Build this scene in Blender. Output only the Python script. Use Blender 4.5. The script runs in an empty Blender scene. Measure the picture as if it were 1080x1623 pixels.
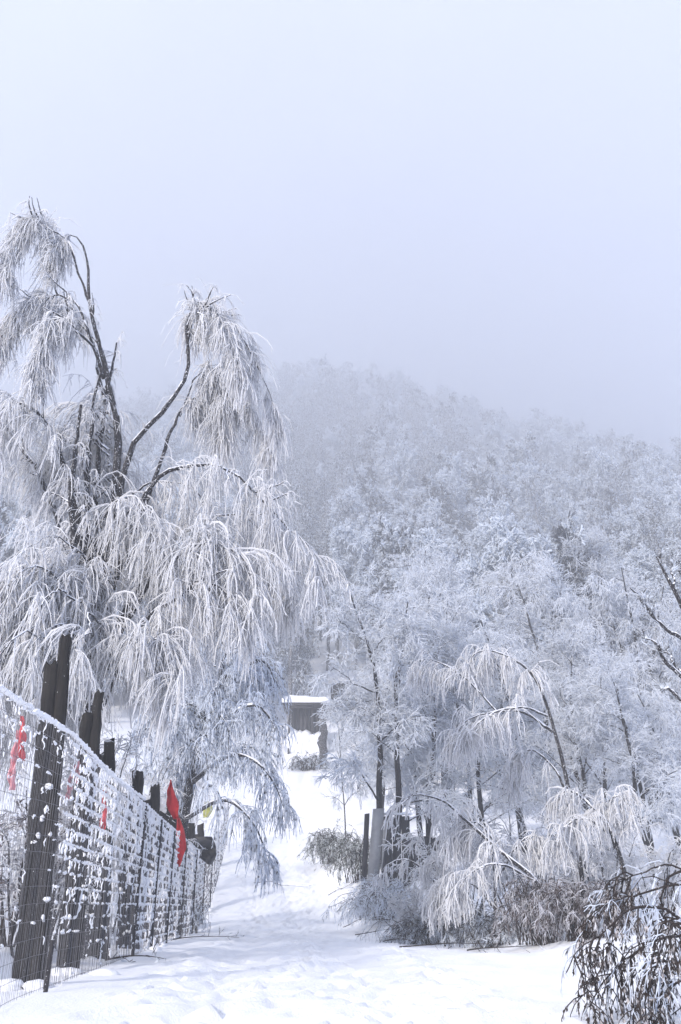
import bpy, math, random
import numpy as np
from mathutils import Vector

# ------------------------------------------------------------------ camera
sc = bpy.context.scene
F_PX, CX, CY = 1405.0, 540.0, 811.5          # photograph: 1080 x 1623
PITCH = math.radians(24.0)
EYE = 0.70                                   # lens height above the flat part of the lane (ground dips under the camera)
cam_d = bpy.data.cameras.new('camera')
cam = bpy.data.objects.new('camera', cam_d)
sc.collection.objects.link(cam)
cam_d.sensor_fit = 'VERTICAL'
cam_d.angle = 2 * math.atan(811.5 / F_PX)
cam_d.clip_start, cam_d.clip_end = 0.05, 3000
cam.location = (0, 0, EYE)
cam.rotation_euler = (math.radians(90) + PITCH, 0, 0)
sc.camera = cam

# ------------------------------------------------------------------ light
SUN_EL, SUN_AZ = math.radians(22), math.radians(217)   # azimuth clockwise from +Y: behind the camera, to the left
world = bpy.data.worlds.new('World'); sc.world = world
world.use_nodes = True
nt = world.node_tree; nt.nodes.clear()
wo = nt.nodes.new('ShaderNodeOutputWorld')
bg = nt.nodes.new('ShaderNodeBackground'); bg.inputs['Strength'].default_value = 0.092
sky = nt.nodes.new('ShaderNodeTexSky'); sky.sky_type = 'NISHITA'; sky.sun_disc = False
sky.sun_elevation = SUN_EL; sky.sun_rotation = SUN_AZ
sky.air_density = 1.0; sky.dust_density = 2.0; sky.ozone_density = 1.5
# a closed deck of thin cloud over the blue: same all round, uneven by soft noise
tc = nt.nodes.new('ShaderNodeTexCoord')
cn = nt.nodes.new('ShaderNodeTexNoise'); cn.inputs['Scale'].default_value = 2.6; cn.inputs['Detail'].default_value = 4
cn.inputs['Roughness'].default_value = 0.5
cr = nt.nodes.new('ShaderNodeMapRange'); cr.inputs[1].default_value = 0.3; cr.inputs[2].default_value = 0.7
cr.inputs[3].default_value = 0.55; cr.inputs[4].default_value = 1.0
mx = nt.nodes.new('ShaderNodeMix'); mx.data_type = 'RGBA'
# overcast luminance: bluish and dim at the horizon, whiter and brighter towards the zenith
sx = nt.nodes.new('ShaderNodeSeparateXYZ'); nt.links.new(tc.outputs['Generated'], sx.inputs[0])
cm = nt.nodes.new('ShaderNodeMix'); cm.data_type = 'RGBA'; cm.clamp_factor = True
cm.inputs[6].default_value = (1.5, 3.0, 7.6, 1)
cm.inputs[7].default_value = (13.8, 13.8, 13.9, 1)
pw = nt.nodes.new('ShaderNodeMath'); pw.operation = 'POWER'; pw.use_clamp = True; pw.inputs[1].default_value = 1.8
nt.links.new(sx.outputs[2], pw.inputs[0]); nt.links.new(pw.outputs[0], cm.inputs[0]); nt.links.new(cm.outputs[2], mx.inputs[7])
nt.links.new(tc.outputs['Generated'], cn.inputs['Vector'])
nt.links.new(cn.outputs['Fac'], cr.inputs[0])
nt.links.new(cr.outputs[0], mx.inputs[0])
nt.links.new(sky.outputs[0], mx.inputs[6])
nt.links.new(mx.outputs[2], bg.inputs['Color'])
nt.links.new(bg.outputs[0], wo.inputs['Surface'])

sun_d = bpy.data.lights.new('sun', 'SUN'); sun_d.energy = 3.3; sun_d.angle = math.radians(6)
sun_d.color = (1.0, 0.93, 0.87)
sun = bpy.data.objects.new('sun', sun_d); sc.collection.objects.link(sun)
sd = Vector((math.sin(SUN_AZ) * math.cos(SUN_EL), math.cos(SUN_AZ) * math.cos(SUN_EL), math.sin(SUN_EL)))
sun.rotation_euler = (-sd).to_track_quat('-Z', 'Y').to_euler()
sun.location = (-10, -20, 30)

vs = sc.view_settings
vs.view_transform = 'Standard'; vs.look = 'None'; vs.gamma = 1.0; vs.use_curve_mapping = False
vs.exposure = 0.38
cy = sc.cycles
cy.max_bounces = 10; cy.diffuse_bounces = 4; cy.glossy_bounces = 1; cy.transmission_bounces = 2
cy.volume_bounces = 6; cy.transparent_max_bounces = 6
cy.use_denoising = True
try: cy.denoiser = 'OPENIMAGEDENOISE'
except Exception: pass
HAZE_DENSITY = 0.0029

# ------------------------------------------------------------------ helpers
RS = np.random.RandomState
C = sc.collection

def W(px, py, Y):
    """point on the line of sight through a photograph pixel, at ground distance Y"""
    u, v = (px - CX) / F_PX, (CY - py) / F_PX
    c, s = math.cos(PITCH), math.sin(PITCH)
    k = Y / (c - v * s)
    return np.array([u * k, Y, EYE + (s + v * c) * k])

_tab = RS(5).rand(256, 256)
def vnoise(x, y, seed=0):
    x = np.asarray(x, float) + seed * 17.31; y = np.asarray(y, float) + seed * 7.77
    xi, yi = np.floor(x).astype(int), np.floor(y).astype(int)
    fx, fy = x - xi, y - yi
    fx = fx * fx * (3 - 2 * fx); fy = fy * fy * (3 - 2 * fy)
    g = lambda a, b: _tab[a & 255, b & 255]
    return ((g(xi, yi) * (1 - fx) + g(xi + 1, yi) * fx) * (1 - fy) + (g(xi, yi + 1) * (1 - fx) + g(xi + 1, yi + 1) * fx) * fy) * 2 - 1

def sstep(a, b, x):
    t = np.clip((np.asarray(x, float) - a) / (b - a), 0, 1)
    return t * t * (3 - 2 * t)

LY = [-60, -12, 0, 3, 6, 8, 28, 34, 40, 47, 52, 58, 70, 82, 95, 130, 200, 330, 600, 1000, 1100]
LZ = [-7, -2.6, -.95, -.62, -.12, 0, 0, .4, 1.6, 3.5, 4.5, 6.6, 11.5, 17, 23, 42, 81, 160, 326, 588, 655]
def lane_x(y):      # centre line of the lane
    return np.interp(y, [-60, 0, 8, 20, 30, 40, 50, 60, 75, 95, 700], [-.4, -.4, -.5, -1.1, -2.0, -3.0, -3.4, -3.4, -3.2, -3.2, -3.2])

def height(x, y):
    x = np.asarray(x, float); y = np.asarray(y, float)
    z = np.zeros(np.broadcast(x, y).shape)
    for d in (-.04, -.02, 0, .02, .04):
        z = z + np.interp(y * (1 + d) + d * 5, LY, LZ) / 5
    near = 1 - sstep(60, 110, y)
    # bank behind the fence on the left
    q = np.maximum(0, -x - (2.75 + .079 * np.clip(y, 0, 45)))
    z = z + near * (.24 * sstep(.05, .4, q) + .34 * np.maximum(0, q - 1.0) * sstep(1, 3, q)) * (1 - .7 * sstep(4, 30, q))
    # bank to the right of the lane
    r = x - lane_x(y)
    b = sstep(23, 30, y) * (1 - sstep(42, 60, y))
    z = z + 1.15 * b * sstep(1.9, 4.3, r) + .25 * sstep(10, 16, y) * near * sstep(3.6, 5.2, r)
    # hill falls away to the sides
    hl = sstep(110, 450, y)
    z = z - hl * (.36 * np.maximum(0, x - 20) + .2 * np.maximum(0, -x - 30))
    z = z + sstep(72, 130, y) * (4.0 * vnoise(x / 60, y / 60, 3) + 1.5 * vnoise(x / 16, y / 16, 4)) + sstep(200, 500, y) * 11 * vnoise(x / 130, y / 160, 8)
    return z

def gz(x, y): return float(height(x, y))

def obj(name, me, parent=None, mat=None):
    o = bpy.data.objects.new(name, me); C.objects.link(o)
    if mat is not None and me is not None and len(me.materials) == 0: me.materials.append(mat)
    if parent is not None: o.parent = parent
    return o

def thing(name, label, cat, loc=(0, 0, 0), rz=0.0, group=None):
    o = bpy.data.objects.new(name, None); C.objects.link(o)
    o.empty_display_size = .3
    o.location = loc; o.rotation_euler = (0, 0, rz)
    return tag(o, label, cat, group)

def tag(o, label=None, cat=None, group=None, kind=None):
    if label: o['label'] = label
    if cat: o['category'] = cat
    if group: o['group'] = group
    if kind: o['kind'] = kind
    return o

def mesh_np(name, V, Q=None, T=None, smooth=True):
    V = np.asarray(V, np.float32).reshape(-1, 3)
    me = bpy.data.meshes.new(name)
    Q = np.zeros((0, 4), np.int32) if Q is None else np.asarray(Q, np.int32).reshape(-1, 4)
    T = np.zeros((0, 3), np.int32) if T is None else np.asarray(T, np.int32).reshape(-1, 3)
    me.vertices.add(len(V)); me.vertices.foreach_set('co', V.ravel())
    me.loops.add(Q.size + T.size); me.loops.foreach_set('vertex_index', np.concatenate([Q.ravel(), T.ravel()]))
    n = len(Q) + len(T)
    st = np.concatenate([np.arange(len(Q)) * 4, Q.size + np.arange(len(T)) * 3]).astype(np.int32)
    me.polygons.add(n); me.polygons.foreach_set('loop_start', st)
    if smooth: me.polygons.foreach_set('use_smooth', np.ones(n, bool))
    me.update(calc_edges=True)
    return me

class Geo:
    """collects quads / tris of one mesh"""
    def __init__(s): s.V = []; s.Q = []; s.T = []; s.n = 0
    def add(s, V, Q=None, T=None):
        V = np.asarray(V, float).reshape(-1, 3)
        if Q is not None and len(Q): s.Q.append(np.asarray(Q).reshape(-1, 4) + s.n)
        if T is not None and len(T): s.T.append(np.asarray(T).reshape(-1, 3) + s.n)
        s.V.append(V); s.n += len(V)
    def tubes(s, P, R, sides=3, seed=1, cap=False):
        P = np.asarray(P, float); R = np.asarray(R, float)
        if P.size == 0: return
        N, K, _ = P.shape
        T = np.gradient(P, axis=1); T /= np.linalg.norm(T, axis=2, keepdims=True) + 1e-9
        ref = RS(seed).normal(size=(N, 1, 3)) * np.array([1, 1, .3]); ref /= np.linalg.norm(ref, axis=2, keepdims=True)
        ch = T[:, -1:] ; ref = ref - (ref * T.mean(1, keepdims=True)).sum(2, keepdims=True) * T.mean(1, keepdims=True)
        A = np.cross(T, ref); A /= np.linalg.norm(A, axis=2, keepdims=True) + 1e-9
        B = np.cross(T, A)
        an = np.arange(sides) * 2 * np.pi / sides
        V = P[:, :, None] + R[:, :, None, None] * (np.cos(an)[None, None, :, None] * A[:, :, None] + np.sin(an)[None, None, :, None] * B[:, :, None])
        i = np.arange(N)[:, None, None] * K * sides + np.arange(K - 1)[None, :, None] * sides
        j = np.arange(sides)[None, None, :]; j2 = (j + 1) % sides
        Q = np.stack([i + j, i + j2, i + sides + j2, i + sides + j], -1).reshape(-1, 4)
        s.add(V, Q)
        if cap:
            for k in (0, K - 1):
                b = np.arange(N)[:, None] * K * sides + k * sides
                tr = np.stack([np.stack([b[:, 0], b[:, 0] + m, b[:, 0] + m + 1], -1) for m in range(1, sides - 1)], 1).reshape(-1, 3)
                s.T.append(tr + s.n - V.size // 3)
    def box(s, a, b):
        a = np.array(a, float); b = np.array(b, float)
        V = [[(a, b)[(i >> 0) & 1][0], (a, b)[(i >> 1) & 1][1], (a, b)[(i >> 2) & 1][2]] for i in range(8)]
        s.add(V, [[0, 2, 3, 1], [4, 5, 7, 6], [0, 1, 5, 4], [2, 6, 7, 3], [0, 4, 6, 2], [1, 3, 7, 5]])
    def blobs(s, Cn, S, seed=1, jit=.25):
        """low lumps: jittered octahedra split once (32 triangles)"""
        Cn = np.asarray(Cn, float).reshape(-1, 3); S = np.asarray(S, float).reshape(-1, 3)
        if len(Cn) == 0: return
        U, TT = _ico
        N = len(Cn); rs = RS(seed)
        V = U[None] * (1 + jit * rs.normal(size=(N, len(U), 1))) * S[:, None]
        th = rs.rand(N) * 6.283; c, sn = np.cos(th)[:, None], np.sin(th)[:, None]
        s.add(V + Cn[:, None], T=(TT[None] + (np.arange(N) * len(U))[:, None, None]).reshape(-1, 3))
    def mesh(s, name, org=(0, 0, 0), smooth=True):
        V = np.concatenate(s.V) - np.asarray(org, float)
        return mesh_np(name, V, np.concatenate(s.Q) if s.Q else None, np.concatenate(s.T) if s.T else None, smooth)

def _mk_ico():
    V = [np.array(v, float) for v in ((1, 0, 0), (-1, 0, 0), (0, 1, 0), (0, -1, 0), (0, 0, 1), (0, 0, -1))]
    T = [(0, 2, 4), (2, 1, 4), (1, 3, 4), (3, 0, 4), (2, 0, 5), (1, 2, 5), (3, 1, 5), (0, 3, 5)]
    mid = {}; out = []
    def m(a, b):
        k = (min(a, b), max(a, b))
        if k not in mid:
            p = V[a] + V[b]; V.append(p / np.linalg.norm(p)); mid[k] = len(V) - 1
        return mid[k]
    for a, b, c in T:
        x, y, z = m(a, b), m(b, c), m(c, a)
        out += [(a, x, z), (x, b, y), (z, y, c), (x, y, z)]
    return np.array(V), np.array(out)
_ico = _mk_ico()

def catmull(pts, K):
    """smooth polyline through rows of pts (any columns), K samples"""
    p = np.asarray(pts, float)
    p = np.vstack([2 * p[0] - p[1], p, 2 * p[-1] - p[-2]])
    n = len(p) - 3
    t = np.linspace(0, n - 1e-6, K); i = t.astype(int); f = (t - i)[:, None]
    a, b, c, d = p[i], p[i + 1], p[i + 2], p[i + 3]
    return .5 * (2 * b + (c - a) * f + (2 * a - 5 * b + 4 * c - d) * f ** 2 + (3 * b - a - 3 * c + d) * f ** 3)

def nrm(v): return v / (np.linalg.norm(v, axis=-1, keepdims=True) + 1e-9)

def spawn(P, n, t0, t1, L, spread, rs, K=5, droop=0., up=0., jit=.12, taper=True, keep=1.0, down=0.):
    """n children per parent polyline; direction leaves the parent by 'spread', bends by 'droop'"""
    P = np.asarray(P, float); N, K0, _ = P.shape
    idx = np.repeat(np.arange(N), n)
    if keep < 1: idx = idx[rs.rand(len(idx)) < keep]
    M = len(idx)
    t = t0 + (t1 - t0) * rs.rand(M)
    x = t * (K0 - 1); i = np.minimum(x.astype(int), K0 - 2); f = (x - i)[:, None]
    b = P[idx, i] * (1 - f) + P[idx, i + 1] * f
    tan = nrm(P[idx, i + 1] - P[idx, i])
    rv = rs.normal(size=(M, 3)); rv = nrm(rv - (rv * tan).sum(1, keepdims=True) * tan)
    sp = spread * (.6 + .8 * rs.rand(M, 1))
    d = nrm(tan * np.cos(sp) + rv * np.sin(sp) + np.array([0, 0, up - down]))
    ln = (L[0] + (L[1] - L[0]) * rs.rand(M))
    if taper: ln = ln * (1.15 - .55 * t)
    st = (ln / (K - 1))[:, None]
    out = np.zeros((M, K, 3)); out[:, 0] = b
    for k in range(1, K):
        d = nrm(d + np.array([0, 0, -droop]) * (k / (K - 1)) + jit * rs.normal(size=(M, 3)))
        out[:, k] = out[:, k - 1] + d * st
    return out

def prof(N, K, r0, r1, rs, lump=0.):
    t = np.linspace(0, 1, K)[None]
    r = r0 + (r1 - r0) * t ** 1.2
    s = np.exp(.3 * rs.normal(size=(N, 1))).clip(.5, 1.9)
    return r * s * (1 + lump * rs.normal(size=(N, K)).clip(-1.5, 1.5))

# ------------------------------------------------------------------ materials
def new_mat(name):
    m = bpy.data.materials.new(name); m.use_nodes = True
    n = m.node_tree; b = n.nodes['Principled BSDF']
    return m, n, b

def noise_node(n, scale, detail=4, vec='Object', rough=.55):
    t = n.nodes.new('ShaderNodeTexCoord'); x = n.nodes.new('ShaderNodeTexNoise')
    x.inputs['Scale'].default_value = scale; x.inputs['Detail'].default_value = detail; x.inputs['Roughness'].default_value = rough
    n.links.new(t.outputs[vec], x.inputs['Vector']); return x

def ramp(n, src, stops):
    r = n.nodes.new('ShaderNodeValToRGB')
    e = r.color_ramp.elements
    while len(e) < len(stops): e.new(.5)
    for k, (p, c) in enumerate(stops):
        e[k].position = p; e[k].color = (*c, 1) if len(c) == 3 else c
    n.links.new(src, r.inputs[0]); return r

def bump(n, b, src, strength, dist):
    k = n.nodes.new('ShaderNodeBump'); k.inputs['Strength'].default_value = strength; k.inputs['Distance'].default_value = dist
    n.links.new(src, k.inputs['Height']); n.links.new(k.outputs[0], b.inputs['Normal'])

def mat_plain(name, c1, c2, scale=8, rough=.7, bstr=.3, bdist=.01, spec=.3):
    m, n, b = new_mat(name)
    x = noise_node(n, scale); r = ramp(n, x.outputs['Fac'], [(.3, c1), (.7, c2)])
    n.links.new(r.outputs[0], b.inputs['Base Color'])
    b.inputs['Roughness'].default_value = rough; b.inputs['Specular IOR Level'].default_value = spec
    if bstr: bump(n, b, x.outputs['Fac'], bstr, bdist)
    return m

def mat_snow():
    m, n, b = new_mat('snow')
    x = noise_node(n, 1.3, 6); r = ramp(n, x.outputs['Fac'], [(.3, (.84, .86, .90)), (.7, (.90, .905, .92))])
    n.links.new(r.outputs[0], b.inputs['Base Color'])
    b.inputs['Roughness'].default_value = .75; b.inputs['Specular IOR Level'].default_value = .2
    y = noise_node(n, 26, 5, rough=.65)
    bump(n, b, y.outputs['Fac'], .8, .02)
    return m

def mat_frost(name, white=(.875, .925, .985), core=(.20, .19, .20), lo=.30, hi=.42, scale=14, trans=.3, vary=0.):
    m, n, b = new_mat(name)
    x = noise_node(n, scale, 2); r = ramp(n, x.outputs['Fac'], [(lo, core), (hi, white)])
    n.links.new(r.outputs[0], b.inputs['Base Color'])
    if vary:
        oi = n.nodes.new('ShaderNodeObjectInfo'); mr = n.nodes.new('ShaderNodeMapRange'); mr.inputs[3].default_value = lo - vary; mr.inputs[4].default_value = lo + vary
        ad = n.nodes.new('ShaderNodeMath'); ad.operation = 'SUBTRACT'; n.links.new(x.outputs['Fac'], ad.inputs[0])
        n.links.new(oi.outputs['Random'], mr.inputs[0]); a2 = n.nodes.new('ShaderNodeMath'); a2.operation = 'SUBTRACT'; a2.inputs[1].default_value = lo
        n.links.new(mr.outputs[0], a2.inputs[0]); n.links.new(a2.outputs[0], ad.inputs[1]); n.links.new(ad.outputs[0], r.inputs[0])
    b.inputs['Roughness'].default_value = .7; b.inputs['Specular IOR Level'].default_value = .15
    t = n.nodes.new('ShaderNodeBsdfTranslucent'); n.links.new(r.outputs[0], t.inputs['Color'])
    s = n.nodes.new('ShaderNodeMixShader'); s.inputs[0].default_value = trans
    out = n.nodes['Material Output']
    n.links.new(b.outputs[0], s.inputs[1]); n.links.new(t.outputs[0], s.inputs[2]); n.links.new(s.outputs[0], out.inputs['Surface'])
    return m

def mat_bark(name, c1, c2, snow=.35, nscale=18, sweep=.45, grain=0.):
    """bark with snow lying on the upper sides and rime blown on in patches"""
    m, n, b = new_mat(name)
    x = noise_node(n, nscale, 5, rough=.6); r = ramp(n, x.outputs['Fac'], [(.3, c1), (.72, c2)])
    if grain:
        mp = n.nodes.new('ShaderNodeMapping'); mp.inputs['Scale'].default_value = (1, 1, grain); tcn = n.nodes.new('ShaderNodeTexCoord')
        n.links.new(tcn.outputs['Object'], mp.inputs[0]); n.links.new(mp.outputs[0], x.inputs['Vector'])
    g = n.nodes.new('ShaderNodeNewGeometry'); sp = n.nodes.new('ShaderNodeSeparateXYZ'); n.links.new(g.outputs['True Normal'], sp.inputs[0])
    y = noise_node(n, 3.5, 4)
    a = n.nodes.new('ShaderNodeMath'); a.operation = 'MULTIPLY_ADD'; a.inputs[1].default_value = 1.1
    n.links.new(y.outputs['Fac'], a.inputs[0]); n.links.new(sp.outputs[2], a.inputs[2])
    k = n.nodes.new('ShaderNodeMapRange'); k.inputs[1].default_value = 1.3 - snow; k.inputs[2].default_value = 1.4 - snow
    n.links.new(a.outputs[0], k.inputs[0])
    z = noise_node(n, 40, 2); k2 = n.nodes.new('ShaderNodeMapRange'); k2.inputs[1].default_value = 1 - sweep; k2.inputs[2].default_value = 1.05 - sweep
    n.links.new(z.outputs['Fac'], k2.inputs[0])
    mxm = n.nodes.new('ShaderNodeMath'); mxm.operation = 'MAXIMUM'; n.links.new(k.outputs[0], mxm.inputs[0]); n.links.new(k2.outputs[0], mxm.inputs[1])
    mix = n.nodes.new('ShaderNodeMix'); mix.data_type = 'RGBA'; mix.inputs[7].default_value = (.86, .88, .92, 1)
    n.links.new(mxm.outputs[0], mix.inputs[0]); n.links.new(r.outputs[0], mix.inputs[6]); n.links.new(mix.outputs[2], b.inputs['Base Color'])
    b.inputs['Roughness'].default_value = .85; b.inputs['Specular IOR Level'].default_value = .2
    bump(n, b, x.outputs['Fac'], .7, .02)
    return m

M = {}
M['snow'] = mat_snow()
M['rime'] = mat_frost('rime', white=(.95, .955, .97), lo=.22, hi=.31, trans=.5)
M['rime_far'] = mat_frost('rime_far', core=(.10, .11, .14), lo=.24, hi=.38, scale=1.6, trans=.5, vary=.2)
M['rime_mid'] = mat_frost('rime_mid', white=(.90, .93, .975), core=(.10, .10, .115), lo=.26, hi=.38, scale=6, trans=.5, vary=.05)
M['rime_thin'] = mat_frost('rime_thin', core=(.07, .068, .075), lo=.40, hi=.58, scale=5)
M['rime_dusk'] = mat_frost('rime_dusk', white=(.82, .875, .96), core=(.08, .085, .10), lo=.32, hi=.46, scale=9)
M['rime_brown'] = mat_frost('rime_brown', white=(.66, .66, .70), core=(.085, .062, .06), lo=.40, hi=.58, scale=6, trans=.1)
M['rime_green'] = mat_frost('rime_green', white=(.80, .83, .84), core=(.075, .085, .07), lo=.45, hi=.60, scale=6, trans=.1)
M['bark'] = mat_bark('bark', (.013, .0125, .015), (.038, .035, .038), snow=.42, sweep=.38)
M['bark_far'] = mat_bark('bark_far', (.018, .018, .022), (.045, .043, .048), snow=.5, nscale=5, sweep=.46)
M['bark_dark'] = mat_bark('bark_dark', (.010, .010, .012), (.03, .028, .031), snow=.30, sweep=.27)
M['bark_dead'] = mat_bark('bark_dead', (.020, .017, .016), (.05, .04, .038), snow=-.5, sweep=.22)
M['timber'] = mat_bark('timber', (.005, .005, .006), (.030, .027, .024), snow=.22, nscale=22, sweep=.27, grain=.09)
M['wire'] = mat_plain('wire', (.09, .09, .10), (.24, .24, .26), 30, .5, 0)
M['iron'] = mat_bark('iron', (.03, .03, .035), (.06, .055, .055), snow=.3, nscale=20, sweep=.34)
M['ribbon'] = mat_plain('ribbon', (.50, .05, .06), (.70, .16, .17), 14, .6, .2)
M['ribbon_pale'] = mat_plain('ribbon_pale', (.66, .20, .23), (.80, .48, .50), 16, .6, .2)
M['flag'] = mat_plain('flag', (.45, .012, .015), (.60, .025, .03), 5, .55, .2)
M['yellow'] = mat_plain('yellow', (.62, .60, .10), (.72, .72, .35), 9, .6, .2)
M['tarp'] = mat_plain('tarp', (.014, .014, .016), (.03, .03, .034), 5, .45, .5, .03)
M['panel_dark'] = mat_plain('panel_dark', (.010, .011, .014), (.022, .024, .028), 3, .6, .3, .01)
M['panel_grey'] = mat_plain('panel_grey', (.22, .225, .23), (.34, .345, .35), 3, .7, .3, .01)
M['shed_wall'] = mat_plain('shed_wall', (.025, .024, .026), (.06, .057, .06), 2, .8, .3)
M['leaf_dead'] = mat_frost('leaf_dead', white=(.55, .53, .54), core=(.045, .034, .030), lo=.48, hi=.62, scale=12, trans=.15)
M['leaf_brown'] = mat_plain('leaf_brown', (.09, .05, .035), (.17, .10, .07), 10, .8, .2)

# ------------------------------------------------------------------ ground
def build_ground():
    def axis(parts):
        out = []
        for a, b, s in parts: out += list(np.arange(a, b, s))
        return np.array(out + [parts[-1][1]])
    xs = axis([(-540, -120, 20), (-120, -40, 5), (-40, -12, 1.2), (-12, -5, .4), (-5, 4.6, .10), (4.6, 10, .2), (10, 40, 1.2), (40, 120, 5), (120, 540, 20)])
    ys = axis([(-37, -4, 2.2), (-4, 5, .3), (5, 24, .115), (24, 46, .25), (46, 75, .5), (75, 130, 1.5), (130, 250, 6), (250, 1050, 16)])
    X, Y = np.meshgrid(xs, ys)
    Z = height(X, Y)
    r = X - lane_x(Y)
    wl = 1 + 1.1 * (1 - sstep(12, 24, Y))
    lane = (1 - sstep(1.1, 2.2, np.abs(r - .5 * (wl - 1)) / wl)) * sstep(2, 6, Y) * (1 - sstep(70, 90, Y))
    off = 1 - lane
    nr = 1 - sstep(60, 120, Y)
    Z += nr * (.035 * vnoise(X / 1.7, Y / 2.2, 1) + .012 * vnoise(X / .45, Y / .6, 2))
    Z += nr * off * (.10 * vnoise(X / 2.6, Y / 2.6, 6) + .035 * vnoise(X / .8, Y / .8, 7) + .014 * vnoise(X / .25, Y / .25, 12))
    Z += lane * (.024 * vnoise(X / .22, Y / .3, 8) + .035 * vnoise(X / .42, Y / .6, 9)) * (.6 + .4 * vnoise(X / 1.5, Y / 3, 10))
    # wheel ruts worn into the lane and ridges between
    for o in (-.75, .75):
        Z -= .045 * lane * np.exp(-((r - o + .1 * vnoise(Y / 4, Y * 0, 4)) / .28) ** 2)
    # trails of footprints
    rs = RS(3)
    prints = []
    for tr in range(16):
        off0 = rs.uniform(-1.3, 2.2); y = rs.uniform(4, 7); side = 1
        while y < 44:
            y += rs.uniform(.5, .78); side = -side
            prints.append((float(lane_x(y)) + off0 + .35 * math.sin(y / 5 + tr) + side * .11 + rs.normal(0, .05), y, rs.uniform(-.3, .3), rs.uniform(.05, .10)))
    for (px, py, a, d) in prints:
        i0, i1 = np.searchsorted(xs, (px - .6, px + .6)); j0, j1 = np.searchsorted(ys, (py - .7, py + .7))
        sx, sy = X[j0:j1, i0:i1] - px, Y[j0:j1, i0:i1] - py
        e = (sx / .075) ** 2 + (sy / .17) ** 2
        Z[j0:j1, i0:i1] += -d * np.exp(-e ** 2) + d * .35 * np.exp(-(np.sqrt(e) - 1.6) ** 2 / .2)
    V = np.stack([X, Y, Z], -1).reshape(-1, 3)
    nx, ny = len(xs), len(ys)
    i = (np.arange(ny - 1)[:, None] * nx + np.arange(nx - 1)[None]).ravel()
    Q = np.stack([i, i + 1, i + nx + 1, i + nx], -1)
    o = obj('ground', mesh_np('ground', V, Q), None, M['snow'])
    tag(o, 'snow-covered lane, banks and hillside, trodden with footprints', kind='structure')
build_ground()

# ------------------------------------------------------------------ trees
def limb(pts, K=16):
    """rows (px, py, Y, radius) traced on the photograph at their own distance -> smooth centreline, radius"""
    a = np.array([[*W(p[0], p[1], p[2]), p[3]] for p in pts])
    c = catmull(a, K)
    return c[:, :3], np.maximum(c[:, 3], .004)

def crook(P, rs, amt):
    n = rs.normal(size=P.shape) * amt; n[0] = 0
    K = len(P); kn = max(4, K // 3); w = rs.normal(size=(kn, 3)) * amt * 2.6; w[0] = 0
    n = n * .6 + np.stack([np.interp(np.linspace(0, kn - 1, K), np.arange(kn), w[:, j]) for j in range(3)], -1)
    return P + n

def snow_on(P, R, rs, lift=.55, fat=.75):
    """ridge of snow resting along the upper side of a limb, broken where the limb is steep"""
    T = np.gradient(P, axis=1); T /= np.linalg.norm(T, axis=2, keepdims=True) + 1e-9
    flat = np.sqrt(np.clip(1 - T[:, :, 2] ** 2, 0, 1))
    k = np.clip((flat - .35) / .4, 0, 1) * (.7 + .5 * rs.rand(*R.shape))
    Rs = np.maximum(R, .012) * fat * k + .001
    Q = P.copy(); Q[:, :, 2] += (R * lift + .3 * Rs) * np.clip(k, 0, 1)
    return Q, Rs

def tree_object(name, label, cat, base, limbs, twigs, group=None, bark='bark', crown_mat='rime', snow=True, seed=1, sides=7):
    """limbs: list of (P, R) with one K; twigs: list of (P, R, sides)"""
    rs = RS(seed)
    t = thing(name, label, cat, tuple(base), 0, group)
    P = np.array([l[0] for l in limbs]); R = np.array([l[1] for l in limbs])
    g = Geo(); g.tubes(P, R, sides, seed)
    obj('trunk', g.mesh('trunk', base), t, M[bark])
    if snow:
        Q, Rq = snow_on(P, R, rs)
        g = Geo(); g.tubes(Q, Rq, 5, seed); obj('snow_cover', g.mesh('snow_cover', base), t, M['snow'])
    if twigs:
        g = Geo()
        for k, (p, r, s) in enumerate(twigs): g.tubes(p, r, s, seed + k)
        obj('crown', g.mesh('crown', base), t, M[crown_mat])
    return t

def weep(P, rs, n1, L1, n2, L2, t0=.3, r1=.014, r2=.011, K2=4, arc=.25, up=.05, side=1):
    """branchlets that arch and hang, then a curtain of rimed strands off limb and branchlets"""
    b = spawn(P, n1, t0, 1, L1, 1.05, rs, K=7, droop=arc * 2.4, up=up, jit=.2)
    c = spawn(b, n2, .05, 1, L2, .7, rs, K=K2, droop=.95, down=.8, jit=.14)
    d = spawn(P, max(2, n1 // 2), t0, 1, L2, .8, rs, K=K2, droop=.8, down=.8, jit=.17)
    e = spawn(c, side, .1, .95, (.06, .26), .9, rs, K=2, droop=.35, down=.15, jit=.2)
    return [(b, prof(len(b), 7, r1, r1 * .7, rs, .2), 4), (c, prof(len(c), K2, r2, r2 * .5, rs, .3), 3),
            (d, prof(len(d), K2, r2, r2 * .5, rs, .3), 3), (e, prof(len(e), 2, r2 * .75, r2 * .4, rs, .2), 3)]

def spray(P, rs, n1, L1, n2, L2, n3, L3, t0=.25, r=(.016, .012, .009), droop=.25, up=.25, spread=.9):
    """finely forked frosted twigs"""
    b = spawn(P, n1, t0, 1, L1, spread, rs, K=6, droop=droop, up=up, jit=.16)
    c = spawn(b, n2, .15, 1, L2, .8, rs, K=4, droop=droop, up=up * .5, jit=.18)
    o = [(b, prof(len(b), 6, r[0], r[0] * .6, rs, .2), 3), (c, prof(len(c), 4, r[1], r[1] * .6, rs, .2), 3)]
    if n3:
        d = spawn(c, n3, .1, 1, L3, .8, rs, K=2, droop=droop, jit=.2)
        o.append((d, prof(len(d), 2, r[2], r[2] * .6, rs, .2), 3))
    return o

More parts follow.
